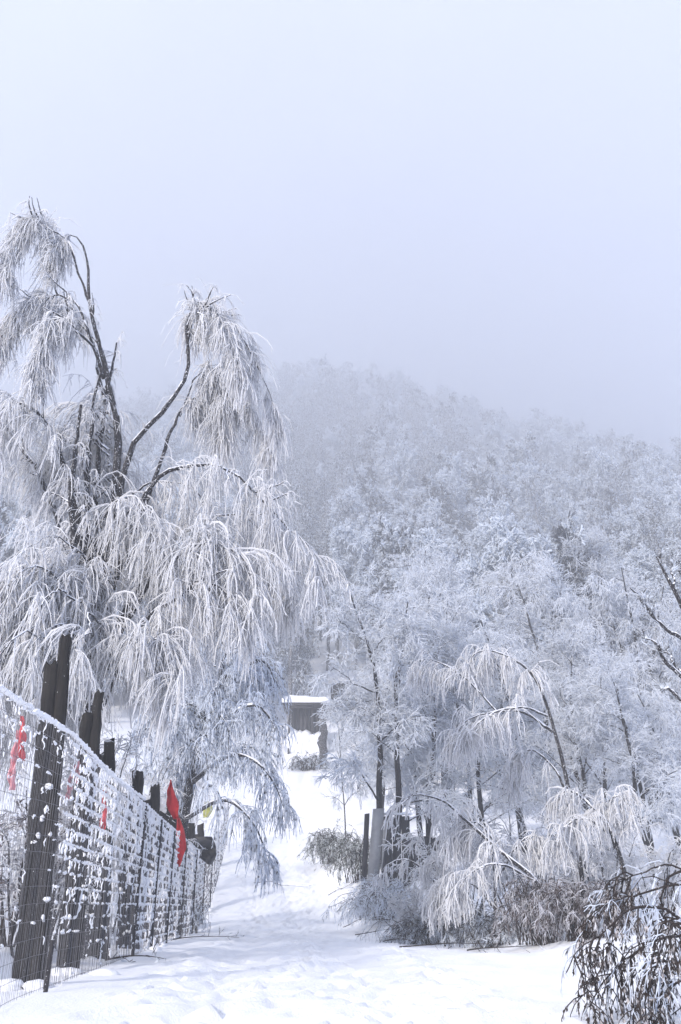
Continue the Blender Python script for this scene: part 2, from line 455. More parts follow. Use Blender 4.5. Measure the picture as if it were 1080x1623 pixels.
def random_limbs(base, top, n, L, rs, t0=.3, rise=.35, fall=.45, r=.05, az=None, K=16):
    """limbs leaving a stem between base and top, arching out and over"""
    out = []
    base, top = np.array(base), np.array(top)
    for k in range(n):
        t = t0 + (1 - t0) * (k + rs.rand()) / n
        a = rs.uniform(0, 6.283) if az is None else rs.uniform(*az)
        l = rs.uniform(*L) * (1.1 - .4 * t)
        o = np.array([math.cos(a), math.sin(a), 0])
        s = base + (top - base) * t
        rr = r * (1.15 - .5 * t)
        pts = [[*s, rr], [*(s + o * l * .3 + [0, 0, l * rise * .8]), rr * .75], [*(s + o * l * .65 + [0, 0, l * rise * 1.05]), rr * .5],
               [*(s + o * l * .92 + [0, 0, l * (rise - fall * .35)]), rr * .3], [*(s + o * l * 1.05 + [0, 0, l * (rise - fall)]), rr * .18]]
        c = catmull(pts, K); p = crook(c[:, :3], rs, l * .012)
        out.append((p, np.maximum(c[:, 3], .005)))
    return out

# ---- the great weeping tree behind the fence
def big_tree():
    rs = RS(21)
    Yb = 15.0
    stems = [
        [(140, 1420, 15, .20), (150, 1200, 15, .18), (166, 1000, 15, .15), (174, 850, 15, .125), (183, 700, 15, .10), (170, 600, 15, .08), (150, 515, 15, .06), (138, 455, 15, .045), (131, 405, 15, .032), (116, 364, 15, .02), (98, 378, 14.9, .012), (88, 410, 14.9, .008)],
        [(142, 480, 15, .04), (122, 425, 15, .032), (98, 375, 14.9, .025), (72, 356, 14.8, .02), (46, 350, 14.7, .017), (22, 386, 14.6, .012), (8, 445, 14.6, .008)],
        [(156, 565, 15, .05), (136, 505, 15, .036), (104, 474, 15.1, .026), (60, 482, 15.2, .02), (20, 502, 15.3, .015), (-8, 545, 15.3, .009)],
        [(164, 600, 15, .05), (126, 527, 14.7, .034), (96, 505, 14.4, .024), (70, 530, 14.2, .016), (58, 585, 14.1, .009)],
        [(168, 640, 15, .05), (150, 560, 15.3, .035), (120, 500, 15.6, .024), (80, 470, 15.8, .016), (52, 500, 15.9, .009)],
        [(172, 980, 15.1, .10), (158, 830, 15.1, .085), (160, 700, 15.2, .065), (172, 610, 15.2, .045), (184, 543, 15.2, .022)],
        [(160, 1000, 14.8, .10), (142, 850, 14.8, .085), (139, 740, 14.7, .07), (146, 660, 14.7, .045), (166, 580, 14.7, .025)],
        [(150, 1080, 14.7, .10), (120, 900, 14.6, .08), (117, 750, 14.5, .062), (126, 640, 14.4, .035)],
        [(150, 1050, 15, .11), (128, 880, 14.9, .09), (98, 740, 14.7, .065), (62, 660, 14.5, .045), (20, 640, 14.3, .03), (-20, 690, 14.2, .015)],
        [(140, 1000, 15, .10), (100, 840, 15.2, .085), (42, 710, 15.5, .06), (0, 640, 15.8, .04), (-40, 610, 16, .02)],
        [(165, 960, 15, .13), (205, 724, 15, .085), (258, 655, 15, .065), (294, 592, 15, .05), (297, 530, 15, .036), (308, 490, 15, .026), (326, 480, 15, .02), (362, 506, 15, .016), (402, 568, 15, .012), (430, 632, 15, .009), (447, 682, 15, .006)],
        [(297, 545, 15, .035), (306, 495, 14.9, .024), (334, 492, 14.7, .017), (364, 530, 14.5, .012), (384, 592, 14.4, .007)],
        [(296, 560, 15, .03), (312, 500, 15.2, .02), (350, 500, 15.5, .015), (388, 548, 15.7, .011), (398, 610, 15.8, .006)],
        [(190, 900, 15.2, .09), (246, 735, 15.3, .06), (275, 680, 15.4, .045), (302, 640, 15.5, .032), (334, 620, 15.5, .024), (372, 628, 15.5, .017), (402, 662, 15.5, .012), (424, 722, 15.5, .007)],
        [(285, 660, 15.4, .03), (310, 600, 15.4, .02), (330, 592, 15.4, .014), (345, 640, 15.4, .009), (350, 690, 15.4, .006)],
        [(170, 960, 14.9, .09), (228, 775, 14.7, .06), (288, 741, 14.6, .045), (342, 743, 14.5, .034), (388, 766, 14.4, .026), (424, 802, 14.4, .019), (455, 838, 14.4, .014), (492, 868, 14.4, .01), (514, 940, 14.4, .006)],
        [(180, 1000, 15.2, .085), (252, 870, 15.4, .055), (330, 818, 15.7, .04), (392, 826, 15.9, .028), (436, 868, 16, .017), (458, 940, 16, .008)],
        [(172, 1040, 14.8, .08), (240, 930, 14.4, .055), (300, 872, 14.1, .036), (338, 864, 13.9, .026), (384, 888, 13.8, .016), (410, 960, 13.7, .008)],
        [(172, 1060, 14.7, .075), (232, 975, 14.2, .05), (296, 935, 13.9, .034), (346, 930, 13.7, .022), (384, 975, 13.7, .01)],
        [(170, 1060, 15.1, .075), (250, 960, 15.6, .05), (330, 915, 16, .034), (410, 900, 16.3, .022), (462, 940, 16.4, .01)],
        [(150, 1090, 14.7, .07), (110, 990, 14, .05), (60, 930, 13.5, .034), (10, 930, 13.2, .02), (-30, 1000, 13, .01)],
        [(150, 1150, 14.6, .07), (100, 1060, 14, .05), (40, 1010, 13.4, .034), (-10, 1020, 13.1, .02), (-40, 1090, 13, .01)],
        [(145, 1150, 14.7, .06), (185, 1060, 14, .045), (230, 1020, 13.7, .03), (268, 1030, 13.5, .018), (290, 1080, 13.5, .009)],
        [(180, 860, 15, .04), (186, 800, 14.7, .028), (200, 822, 14.5, .02), (235, 845, 14.4, .013), (262, 880, 14.4, .008)],
    ]
    L = [limb(s, 26) for s in stems]
    L = [(crook(p, rs, .018), np.maximum(.006, r * .72 * (1 + .07 * rs.normal(size=len(r))))) for p, r in L]
    spur = spawn(np.array([l[0] for l in L]), 5, .32, .6, (.25, .9), .7, rs, K=26, up=.4, jit=.07)
    SP = [(p, np.linspace(.022, .006, 26)) for p in spur]
    base = W(140, 1420, 15); base[2] = gz(base[0], 15)
    L[0][0][0][2] = base[2] - .15
    top = W(176, 690, 15)
    low = W(155, 1170, 15)
    R1 = random_limbs(low, W(160, 940, 15), 34, (1.2, 3.2), rs, t0=.0, rise=.34, fall=.5, r=.032, K=26, az=(1.9, 4.9))
    R2 = random_limbs(W(165, 960, 15), W(176, 640, 15), 18, (1.2, 3.0), rs, t0=0, rise=.3, fall=.5, r=.03, K=26, az=(.4, 2.7))
    R1 = R1 + R2
    allL = L + R1 + SP
    # curtain off the traced limbs and off the others
    tw = []
    Pm = np.array([l[0] for l in L[1:5] + L[10:15]])
    tw += weep(Pm, rs, 40, (.15, .6), 20, (.25, 1.05), t0=.40, r2=.0095)
    tw += weep(np.array([L[0][0]]), rs, 28, (.15, .55), 18, (.25, 1.0), t0=.84, r2=.0095)
    Pm = np.array([l[0] for l in L[8:10] + L[15:]])
    tw += weep(Pm, rs, 44, (.3, 1.4), 17, (.2, 1.15), t0=.2, r2=.0095)
    tw += weep(spur, rs, 2, (.15, .4), 4, (.15, .4), t0=.4, r2=.009)
    tw += weep(np.array([l[0] for l in L[5:8]]), rs, 10, (.25, .6), 8, (.2, .5), t0=.4, r2=.009)
    Pm = np.array([l[0] for l in R1])
    tw += weep(Pm, rs, 12, (.35, 1.3), 16, (.2, 1.15), t0=.15, r2=.0095)
    tree_object('weeping_tree', 'tall frost-laden weeping tree with dark forked stems behind the wire fence', 'tree', base, allL, tw, seed=5)
big_tree()

def second_tree():
    rs = RS(31)
    Y = 26.0
    base = W(272, 1420, Y); base[2] = gz(base[0], Y)
    stems = [
        [(272, 1440, 26, .18), (290, 1300, 26, .16), (318, 1180, 25.5, .12), (345, 1080, 25, .08), (372, 1000, 24.5, .04)],
        [(305, 1240, 25.6, .07), (362, 1198, 23.6, .05), (404, 1206, 22.6, .035), (434, 1240, 22.4, .02), (450, 1280, 22.4, .01)],
        [(292, 1300, 26, .06), (352, 1268, 23.4, .045), (395, 1295, 22, .03), (416, 1335, 21.8, .018), (424, 1365, 21.8, .01)],
        [(330, 1130, 25.2, .06), (386, 1060, 23.8, .045), (420, 1050, 23.8, .03), (440, 1090, 23.8, .012)],
        [(320, 1170, 25.4, .06), (388, 1120, 23, .045), (424, 1132, 22.8, .03), (444, 1180, 22.6, .012)],
    ]
    L = [limb(s, 18) for s in stems]
    L[0][0][0][2] = base[2] - .15
    R1 = random_limbs(W(318, 1230, 24.5), W(362, 1020, 24.5), 24, (1.2, 2.2), rs, t0=0, rise=.28, fall=.7, r=.045, K=18)
    tw = weep(np.array([l[0] for l in L[1:]]), rs, 24, (.4, 1.2), 12, (.3, .85), t0=.25, r2=.010)
    tw += weep(np.array([l[0] for l in R1]), rs, 16, (.4, 1.2), 11, (.3, .85), t0=.2, r2=.010)
    tree_object('weeping_tree', 'smaller weeping tree with bluish frosted boughs hanging over the lane beyond the fence', 'tree', base, L + R1, tw, seed=8, crown_mat='rime_dusk')
second_tree()

def fence_x(y): return -1.98 - .079 * y

# brush behind the fence: upright frosted saplings
def brush(px, Y, H, n, label, seed, name='frosted_shrub', mat='rime', lean=.25, spread=.35, r=(.012, .009, .008), bark='bark', group=None, den=(7, 6, 3)):
    rs = RS(seed)
    b = W(px, 1450, Y); b[2] = gz(b[0], Y) - .05
    L = []
    for k in range(n):
        a = rs.uniform(0, 6.283); o = np.array([math.cos(a), math.sin(a), 0]); h = H * rs.uniform(.55, 1.05)
        s = b + o * rs.uniform(0, .25)
        pts = [[*s, .02], [*(s + o * h * spread * .35 + [0, 0, h * .4]), .015], [*(s + o * h * spread * .8 + [0, 0, h * .78]), .01], [*(s + o * h * spread * 1.3 + [0, 0, h * (1 - lean * rs.rand())]), .005]]
        c = catmull(pts, 12); L.append((crook(c[:, :3], rs, .015), c[:, 3]))
    P = np.array([l[0] for l in L])
    tw = spray(P, rs, den[0], (.2, .55 * H / 2), den[1], (.12, .35), den[2], (.06, .16), t0=.2, r=r, droop=.35, up=.25)
    return tree_object(name, label, 'shrub', b, L, tw, group, bark=bark, crown_mat=mat, seed=seed, sides=4, snow=False)

brush(60, 12.2, 2.6, 12, 'frosted shrub behind the two tallest timber posts', 41, spread=.2)
brush(118, 14.4, 3.2, 14, 'frosted shrub rising behind the second tall timber post', 42, spread=.10)
brush(225, 27, 5.6, 18, 'frosted shrub above the wire between the tall posts and the red flags', 43, spread=.18)
brush(280, 37, 5.5, 14, 'frosted shrub drooping over the posts beside the red flags', 44, lean=.3, spread=.18)
brush(165, 19.5, 4.2, 14, 'frosted shrub on the bank just behind the third timber post', 46, spread=.16)
brush(200, 23, 4.4, 16, 'frosted shrub high on the bank behind the first of the shorter posts', 47, spread=.16)
brush(20, 12.6, 1.9, 10, 'rust-brown shrub seen through the wire at the left edge', 45, mat='rime_brown', bark='bark_dead')

# ------------------------------------------------------------------ fence
def proj(p):
    c, s = math.cos(PITCH), math.sin(PITCH)
    x, y, z = p[0], p[1], p[2] - EYE
    d = y * c + z * s; v = (-y * s + z * c) / d
    return CX + F_PX * x / d, CY - F_PX * v
_fy = np.linspace(5.5, 60, 1500)
def fence_Y(px, off=0.0):
    t = np.array([proj((fence_x(y) - off, y, 0))[0] for y in _fy])
    return float(np.interp(px, t, _fy))

def blob_clumps(g, y0, y1, n, hlo, hhi, size, seed, rows=17, top=2.2):
    """snow caught on the mesh: ragged lengths along the wires, hanging tatters between them, a few lumps"""
    rs = RS(seed)
    y = y0 + (y1 - y0) * rs.rand(n)
    row = rs.randint(0, rows, n); z = .06 + row * (top - .06) / (rows - 1)
    keep = rs.rand(n) < hlo + (hhi - hlo) * (z / top) ** 1.6
    dens = vnoise(y * 1.1, z * 1.5, seed) * .5 + .5; dens = dens * (.5 + .5 * (vnoise(y * 4, z * 4, seed + 3) * .5 + .5))
    keep &= rs.rand(n) < .05 + 2.0 * dens
    y, z = y[keep], z[keep]; m = len(y)
    L = size * rs.uniform(1.5, 7, m) ; K = 5
    f = np.linspace(-.5, .5, K)
    yy = y[:, None] + L[:, None] * f; zz = z[:, None] + rs.normal(0, .008, (m, K)) + .008
    hang = rs.rand(m) < .28
    yy[hang] = y[hang][:, None] + rs.normal(0, .004, (hang.sum(), K)); zz[hang] = z[hang][:, None] - L[hang][:, None] * (f + .5) * .8
    P = np.stack([fence_x(yy) + .01 + rs.normal(0, .006, (m, K)), yy, height(fence_x(yy), yy) + zz], -1)
    R = size * rs.uniform(.16, .52, (m, 1)) * np.array([.35, 1, 1, .9, .3]) * (1 + .35 * rs.normal(size=(m, K)).clip(-1.5, 1.5))
    g.tubes(P, R, 4, seed)
    k = rs.rand(m) < .07
    s = size * (.3 + .6 * rs.rand(k.sum()))
    g.blobs(P[k, 2] + rs.normal(0, .012, (k.sum(), 3)), np.stack([s * .8, s * 1.2, s * .9], -1), seed, .3)

def fence():
    base = (fence_x(9), 9, 0)
    t = thing('wire_fence', 'snow-caked wire mesh fence with thin iron posts running along the lane', 'fence', base)
    Ys = [5.8, fence_Y(69), fence_Y(208), fence_Y(238), fence_Y(262), fence_Y(284), fence_Y(303), fence_Y(318), fence_Y(330), 47.0]
    for k, y in enumerate(Ys[1:]):
        x = fence_x(y); z = gz(x, y)
        h = .42 if k == 0 else 2.18
        g = Geo(); r = .022
        g.tubes(np.array([[[x + .02, y, z - .2], [x + .02, y + .005, z + h * .5], [x + .03, y, z + h]]]), np.full((1, 3), r), 6, cap=True)
        obj('post', g.mesh('post', base), t, M['iron'])
    for k in range(len(Ys) - 1):
        TOP = 2.26 if k < 2 else 2.08
        y0, y1 = Ys[k], Ys[k + 1]
        rs = RS(100 + k)
        stepv = .05 if y0 < 12 else (.075 if y0 < 20 else .11)
        g = Geo()
        ys = np.arange(y0, y1, stepv); xs = fence_x(ys); zg = height(xs, ys)
        sag = -.05 * np.sin(np.pi * (ys - y0) / (y1 - y0))
        P = np.stack([np.stack([xs, ys + rs.normal(0, .004, len(ys)), zg + f * (TOP + sag) + .015], -1) for f in (0, .35, .7, 1)], 1)
        P += rs.normal(0, .004, P.shape)
        g.tubes(P, np.full(P.shape[:2], .0006 + .00016 * y0), 3, k)
        yk = np.linspace(y0, y1, 14); xk = fence_x(yk); zk = height(xk, yk); sk = -.05 * np.sin(np.pi * (yk - y0) / (y1 - y0))
        H = np.stack([np.stack([xk + rs.normal(0, .006, 14), yk, zk + .03 + f * (TOP + sk)], -1) for f in np.linspace(0, 1, 17)], 0)
        g.tubes(H, np.full(H.shape[:2], .0012 + .00016 * y0), 3, k + 50)
        p = obj('mesh_panel', g.mesh('mesh_panel', base), t, M['wire'])
        g = Geo(); L = y1 - y0
        if k == 0: blob_clumps(g, y0, y1, int(700 * L), .0, .34, .020, 200 + k)
        elif k == 1:
            blob_clumps(g, y0, y1, int(1700 * L), .01, .66, .024, 200 + k)
            blob_clumps(g, y0 + .25 * L, y1, int(150 * L), -.3, .7, .040, 240 + k)
        else: blob_clumps(g, y0, y1, int(max(180, 1150 - 32 * y0) * L), .32, .95, .026 + .0006 * y0, 200 + k)
        # the line of snow along the top wire
        m = int(L * 26); yy = y0 + L * RS(k).rand(m)
        g.blobs(np.stack([fence_x(yy), yy, height(fence_x(yy), yy) + TOP + .03 - .05 * np.sin(np.pi * (yy - y0) / L)], -1),
                np.stack([np.full(m, .022), .03 + .05 * RS(k + 1).rand(m), .014 + .02 * RS(k + 2).rand(m)], -1), 300 + k, .2)
        tag(obj('snow_clumps', g.mesh('snow_clumps', base), p, M['snow']), kind='stuff')
fence()

def timber(name, pxb, pyb, tall, short, w, label, off=.3, seed=1, ztop=None):
    """a notched post: one taller and one shorter split timber side by side; tall / short = top pixel (px, py); w = full width in metres"""
    rs = RS(seed)
    Y = fence_Y(pxb, off); X = fence_x(Y) - off
    z0 = gz(X, Y) - .25
    t = thing(name, label, 'post', (X, Y, z0))
    B = W(pxb, pyb, Y)
    dx = proj((X + 1, Y, 1))[0] - proj((X, Y, 1))[0]
    for nm, (tx, ty), r, side in (('tall_timber', tall, w * .27, 1), ('short_timber', short, w * .29, -1)):
        Tp = W(tx, ty, Y)
        K = 18; f = np.linspace(0, 1, K)
        bx = X + side * w * .24
        P = np.stack([bx + (Tp[0] - bx) * f, np.full(K, Y) + .012 * side, z0 + (Tp[2] - z0) * f], -1)
        P[:, :2] += rs.normal(0, .006, (K, 2)); P[:, 2] = np.sort(P[:, 2])
        R = r * (1.06 - .1 * f) * (1 + .045 * rs.normal(size=K))
        g = Geo(); g.tubes(P[None], R[None], 9, seed, cap=True)
        V = g.V[0]; c = np.repeat(P, 9, 0)
        dd = V - c; n = 1 + .08 * rs.normal(size=len(V)); V[:] = c + dd * n[:, None] * np.array([1, .72, 1])
        V[-9:, 2] += rs.normal(0, .035, 9)
        obj(nm, g.mesh(nm, (X, Y, z0)), t, M['timber'])
    n = 6; g = Geo(); zg = gz(X, Y)
    g.blobs(np.stack([X + rs.normal(0, .2, n), Y - .12 + rs.normal(0, .07, n), np.full(n, zg) + rs.uniform(-.06, .03, n)], -1), np.stack([rs.uniform(.08, .2, n), rs.uniform(.08, .14, n), rs.uniform(.04, .08, n)], -1), seed + 9, .06)
    obj('snow_drift', g.mesh('snow_drift', (X, Y, z0)), t, M['snow'])
    # snow blown on to the face behind the mesh
    g = Geo(); n = int(14 * w / .35)
    zz = z0 + .3 + rs.rand(n) ** .8 * 1.9
    ff = (zz - z0) / (W(*tall, Y)[2] - z0)
    xx = X + (W(*tall, Y)[0] - X) * ff + rs.uniform(-.45, .45, n) * w
    g.blobs(np.stack([xx, np.full(n, Y - .2 * w), zz], -1), np.stack([.016 + .03 * rs.rand(n), np.full(n, .02), .012 + .025 * rs.rand(n)], -1), seed, .3)
    tag(obj('snow_clumps', g.mesh('snow_clumps', (X, Y, z0)), t, M['snow']), kind='stuff')
    return t
G = 'notched timber posts along the fence'
for a in [
    ('timber_post', 47, 1540, (105, 1012), (83, 1053), .29, 'tallest dark timber post with a notched top, nearest the left edge', 1),
    ('timber_post', 109, 1535, (157, 1098), (139, 1133), .27, 'second tallest dark timber post with a notched top behind the wire', 2),
    ('timber_post', 158, 1535, (174, 1175), (158, 1196), .30, 'dark timber post with the red ribbon hanging in front of it', 3),
    ('timber_post', 205, 1530, (219, 1224), (206, 1249), .40, 'notched dark timber post first of the shorter row beyond the tall ones', 4),
    ('timber_post', 233, 1510, (246, 1245), (234, 1268), .42, 'notched dark timber post between the first short one and the red flag', 5),
    ('timber_post', 258, 1500, (274, 1272), (260, 1290), .55, 'broad dark timber post standing under the upper red flag', 6),
    ('timber_post', 283, 1490, (292, 1292), (285, 1300), .46, 'dark timber post standing beside the lower red flag', 7),
    ('timber_post', 299, 1480, (303, 1305), (298, 1312), .5, 'short dark timber post just before the black tarp', 8),
    ('timber_post', 316, 1470, (318, 1306), (314, 1322), .5, 'dark timber post directly behind the black tarp', 9),
    ('timber_post', 334, 1460, (343, 1318), (337, 1334), .5, 'last dark timber post at the far end of the fence', 10)]:
    timber(a[0], a[1], a[2], a[3], a[4], a[5], a[6], seed=a[7])['group'] = G

def cloth(name, label, cat, pts, widths, mat, thick=.004, curl=.03, seed=1, Yf=None, knot=True):
    """hanging strip: rows (px,py,Y), width in metres per row"""
    rs = RS(seed)
    a = np.array([[*W(p[0], p[1], p[2]), w] for p, w in zip(pts, widths)])
    c = catmull(a, 14); n = 6
    V = []
    for k in range(14):
        for j in range(n):
            s = (j / (n - 1) - .5)
            V.append(c[k, :3] + np.array([s * c[k, 3], curl * math.sin(s * (6 + 3 * math.sin(k * .6 + seed)) + k * .7 + seed) + curl * .6 * math.sin(k * 1.1) + .005 * rs.normal(), .004 * rs.normal() * (k > 0)]))
    Q = [[k * n + j, k * n + j + 1, (k + 1) * n + j + 1, (k + 1) * n + j] for k in range(13) for j in range(n - 1)]
    me = mesh_np(name, np.array(V) - c[0, :3], Q)
    o = obj(name, me, None, mat); o.location = c[0, :3]
    s = o.modifiers.new('thickness', 'SOLIDIFY'); s.thickness = thick
    return tag(o, label, cat)
def fy(px): return fence_Y(px) - .05
Y1, Y2, Y3 = 8.6, 10.2, 11.3
cloth('ribbon', 'bright red ribbon tail tied to the top wire at the left edge', 'ribbon', [(35, 1135, Y1), (36, 1165, Y1), (34, 1205, Y1)], [.03, .055, .05], M['ribbon'], seed=1)
cloth('ribbon', 'long faded pink ribbon tail beside the bright one at the left edge', 'ribbon', [(29, 1158, Y1 + .05), (22, 1205, Y1 + .05), (17, 1252, Y1 + .05)], [.02, .05, .055], M['ribbon_pale'], seed=2)
cloth('ribbon', 'short pale pink ribbon on the wire between the two tallest timber posts', 'ribbon', [(124, 1206, Y2), (122, 1222, Y2), (120, 1242, Y2)], [.03, .06, .05], M['ribbon_pale'], seed=3)
cloth('ribbon', 'thin faded ribbon tail hanging left of the short pale pink one', 'ribbon', [(115, 1222, Y2 + .05), (111, 1245, Y2 + .05), (107, 1268, Y2 + .05)], [.025, .04, .04], M['ribbon_pale'], seed=4)
cloth('ribbon', 'red ribbon hanging on the wire in front of the third timber post', 'ribbon', [(166, 1253, Y3), (165, 1285, Y3), (163, 1315, Y3)], [.03, .055, .07], M['ribbon'], seed=5)
Yf1, Yf2 = fence_Y(266) - .8, fence_Y(284) - 1.8
cloth('red_flag', 'upper red pennant flag rising to a point above the timber posts', 'flag', [(271, 1236, Yf1), (271, 1255, Yf1), (274, 1276, Yf1), (279, 1298, Yf1)], [.015, .14, .25, .10], M['flag'], seed=6, curl=.05)
cloth('red_flag', 'lower long red flag hanging down over the fence top', 'flag', [(283, 1296, Yf2), (287, 1325, Yf2), (287, 1350, Yf2), (283, 1374, Yf2)], [.06, .20, .19, .03], M['flag'], seed=7, curl=.05)
Yt = fence_Y(318) - 2.5
cloth('yellow_ribbon', 'small yellow ribbon caught in the twigs above the black tarp', 'ribbon', [(327, 1270, Yt), (330, 1282, Yt), (326, 1296, Yt)], [.10, .30, .14], M['yellow'], seed=8)
cloth('black_tarp', 'sagging black tarp hung over the far end of the fence', 'tarp', [(316, 1326, Yt), (321, 1340, Yt), (328, 1356, Yt), (332, 1370, Yt)], [.75, .8, .55, .12], M['tarp'], seed=9, curl=.12)

# ------------------------------------------------------------------ right of the lane
def hit(px, py, y0=4, y1=140):
    """where the line of sight through a pixel meets the ground"""
    for y in np.arange(y0, y1, .1):
        p = W(px, py, y)
        if p[2] <= gz(p[0], y): return np.array([p[0], y, gz(p[0], y)])
    return W(px, py, y1)

def bent(label, stems, seed, n1=16, n2=9, L1=(.25, .8), L2=(.25, .75), t0=.3, K=22, base=None, name='bent_tree', r2=.0125, mat='rime', cat='tree'):
    rs = RS(seed)
    L = [limb(s, K) for s in stems]; L = [(crook(p, rs, .008), r) for p, r in L]
    b = L[0][0][0].copy(); b[2] = gz(b[0], b[1])
    L[0][0][0][2] = min(L[0][0][0][2], b[2] - .1)
    tw = weep(np.array([l[0] for l in L]), rs, n1, L1, n2, L2, t0=t0, r1=.011, r2=r2, up=.1)
    return tree_object(name, label, cat, b, L, tw, seed=seed, crown_mat=mat)

bent('tall slender tree bowed over at the top with a curtain of white rime', [
    [(930, 1452, 20, .055), (912, 1320, 20, .05), (888, 1195, 20, .042), (864, 1112, 20, .034), (838, 1062, 20, .026), (798, 1036, 20, .019), (758, 1030, 20, .013), (738, 1058, 20, .007)],
    [(876, 1160, 20, .03), (836, 1132, 19.8, .025), (785, 1128, 19.6, .02), (738, 1142, 19.4, .014), (706, 1190, 19.3, .008)],
    [(868, 1135, 20, .026), (815, 1120, 19.5, .022), (765, 1140, 19.2, .017), (735, 1170, 19, .010)],
    [(790, 1130, 19.7, .024), (745, 1080, 20, .02), (700, 1052, 20.2, .015), (665, 1046, 20.3, .011), (645, 1070, 20.3, .006)],
    [(905, 1290, 20, .03), (880, 1220, 20.4, .024), (845, 1190, 20.6, .018), (815, 1200, 20.8, .011), (800, 1235, 20.8, .006)],
    [(800, 1085, 20.3, .02), (790, 1055, 20.4, .015), (765, 1050, 20.5, .011), (750, 1080, 20.5, .006)]], 61, n1=17, n2=11, L2=(.3, .95), t0=.3)
bent('long leaning bough arching left over the brush toward the dark panels', [
    [(905, 1478, 18.5, .05), (845, 1392, 18.5, .045), (795, 1352, 18.6, .038), (742, 1303, 18.8, .03), (702, 1272, 19, .022), (662, 1258, 19.1, .014), (636, 1278, 19.1, .007)],
    [(800, 1356, 18.6, .025), (765, 1312, 18.8, .02), (735, 1310, 18.9, .014), (715, 1340, 19, .007)],
    [(850, 1398, 18.5, .028), (800, 1372, 18.2, .02), (755, 1380, 18, .014), (725, 1410, 18, .008)]], 62, n1=17, n2=9, t0=.35)
bent('bowed sapling with a thick fringe of rime right of the tall bowed tree', [
    [(1010, 1462, 19, .05), (985, 1372, 19, .044), (958, 1305, 19.2, .035), (928, 1268, 19.4, .025), (898, 1256, 19.5, .016), (880, 1280, 19.5, .008)],
    [(975, 1345, 19.1, .03), (960, 1280, 19, .022), (985, 1262, 18.8, .014), (1005, 1300, 18.7, .008)],
    [(965, 1320, 19.2, .025), (930, 1300, 18.8, .018), (895, 1310, 18.6, .012), (875, 1345, 18.5, .007)]], 63, n1=18, n2=11, t0=.3)
bent('low frosted sapling bent in two below the long leaning bough', [
    [(782, 1495, 19.5, .035), (786, 1410, 19.5, .032), (778, 1345, 19.6, .026), (755, 1310, 19.7, .019), (720, 1306, 19.8, .013), (700, 1335, 19.8, .007)],
    [(786, 1400, 19.5, .022), (815, 1340, 19.4, .018), (850, 1325, 19.3, .013), (872, 1355, 19.2, .007)],
    [(784, 1440, 19.5, .022), (745, 1400, 19.2, .017), (710, 1405, 19.1, .012), (688, 1440, 19, .007)]], 64, n1=18, n2=10, t0=.3)
bent('thin white arching stem looped over the grey brush heap', [
    [(705, 1485, 20.5, .024), (700, 1420, 20.5, .022), (680, 1385, 20.6, .018), (648, 1362, 20.7, .014), (614, 1372, 20.8, .009), (600, 1392, 20.8, .006)],
    [(702, 1440, 20.5, .018), (720, 1395, 20.3, .014), (700, 1365, 20.2, .011), (672, 1375, 20.2, .006)]], 65, n1=14, n2=7, L1=(.2, .5), L2=(.15, .5), t0=.3)

# thick frosted undergrowth below them
for k, (px, Y, H, lab) in enumerate([
    (676, 22.5, 1.0, 'frosted shrub at the foot of the dark panels'),
    (735, 22.0, 2.6, 'frosted shrub left of the low bent sapling'),
    (820, 22.5, 2.9, 'frosted shrub behind the leaning bough'),
    (885, 23.0, 3.0, 'frosted shrub behind the stem of the tall bowed tree'),
    (960, 22.5, 2.8, 'frosted shrub behind the fringe of the bowed sapling'),
    (1040, 21.5, 2.8, 'frosted shrub against the right edge above the dead-leaf bush')]):
    brush(px, Y, H, 16, lab, 70 + k, lean=.5, spread=.5, r=(.013, .010, .009), den=(8, 7, 2))

def mound(px, py, w, h, n, label, seed, mat, bark='bark_dead', name='brush_heap', fine=(7, 5), r=.006, Y=None, depth=.8):
    """low arching bush: stems fountain out of the ground and bend back to it"""
    rs = RS(seed)
    b = hit(px, py) if Y is None else np.array([W(px, py, Y)[0], Y, gz(W(px, py, Y)[0], Y)])
    P = []; R = []
    for k in range(n):
        a = rs.uniform(0, 6.283); o = np.array([math.cos(a), depth * math.sin(a), 0]); l = w * .5 * rs.uniform(.5, 1.05); hh = h * rs.uniform(.6, 1.1)
        s = b + np.array([rs.normal() * w * .13, rs.normal() * w * .10, -.05])
        pts = [[*s, 1.6], [*(s + o * l * .22 + [0, 0, hh * .6]), 1.3], [*(s + o * l * .55 + [0, 0, hh]), 1.0], [*(s + o * l * .88 + [0, 0, hh * .78]), .7], [*(s + o * l * 1.08 + [0, 0, hh * rs.uniform(.2, .5)]), .4]]
        c = catmull(pts, 12); P.append(crook(c[:, :3], rs, .02)); R.append(c[:, 3] * r)
    P = np.array(P); R = np.array(R)
    t = spawn(P, fine[0], .2, 1, (.15 * w, .32 * w), .7, rs, K=5, droop=.7, jit=.2)
    u = spawn(t, fine[1], .1, 1, (.05 * w, .14 * w), .8, rs, K=3, droop=.5, jit=.2)
    tw = [(t, prof(len(t), 5, r * .9, r * .5, rs, .2), 3), (u, prof(len(u), 3, r * .8, r * .45, rs, .2), 3)]
    return tree_object(name, label, 'shrub', b, list(zip(P, R)), tw, bark=bark, crown_mat=mat, seed=seed, sides=4, snow=False)
mound(618, 1456, 2.5, .85, 90, 'rounded heap of grey frosted brush below the dark panels', 81, 'rime_dusk', fine=(7, 5), r=.007)
mound(528, 1335, 2.4, 1.35, 60, 'greenish frosted bush on the bank where the lane climbs', 82, 'rime_green', fine=(6, 5), r=.011, Y=42)
mound(572, 1345, 2.4, 1.5, 50, 'greenish frosted bush beside the pale leaning slab', 83, 'rime_green', fine=(6, 5), r=.011, Y=36)
mound(858, 1492, 1.35, 1.0, 80, 'brown arched heap of dead stems under the leaning bough', 84, 'rime_brown', fine=(7, 4), r=.006, Y=17.2)
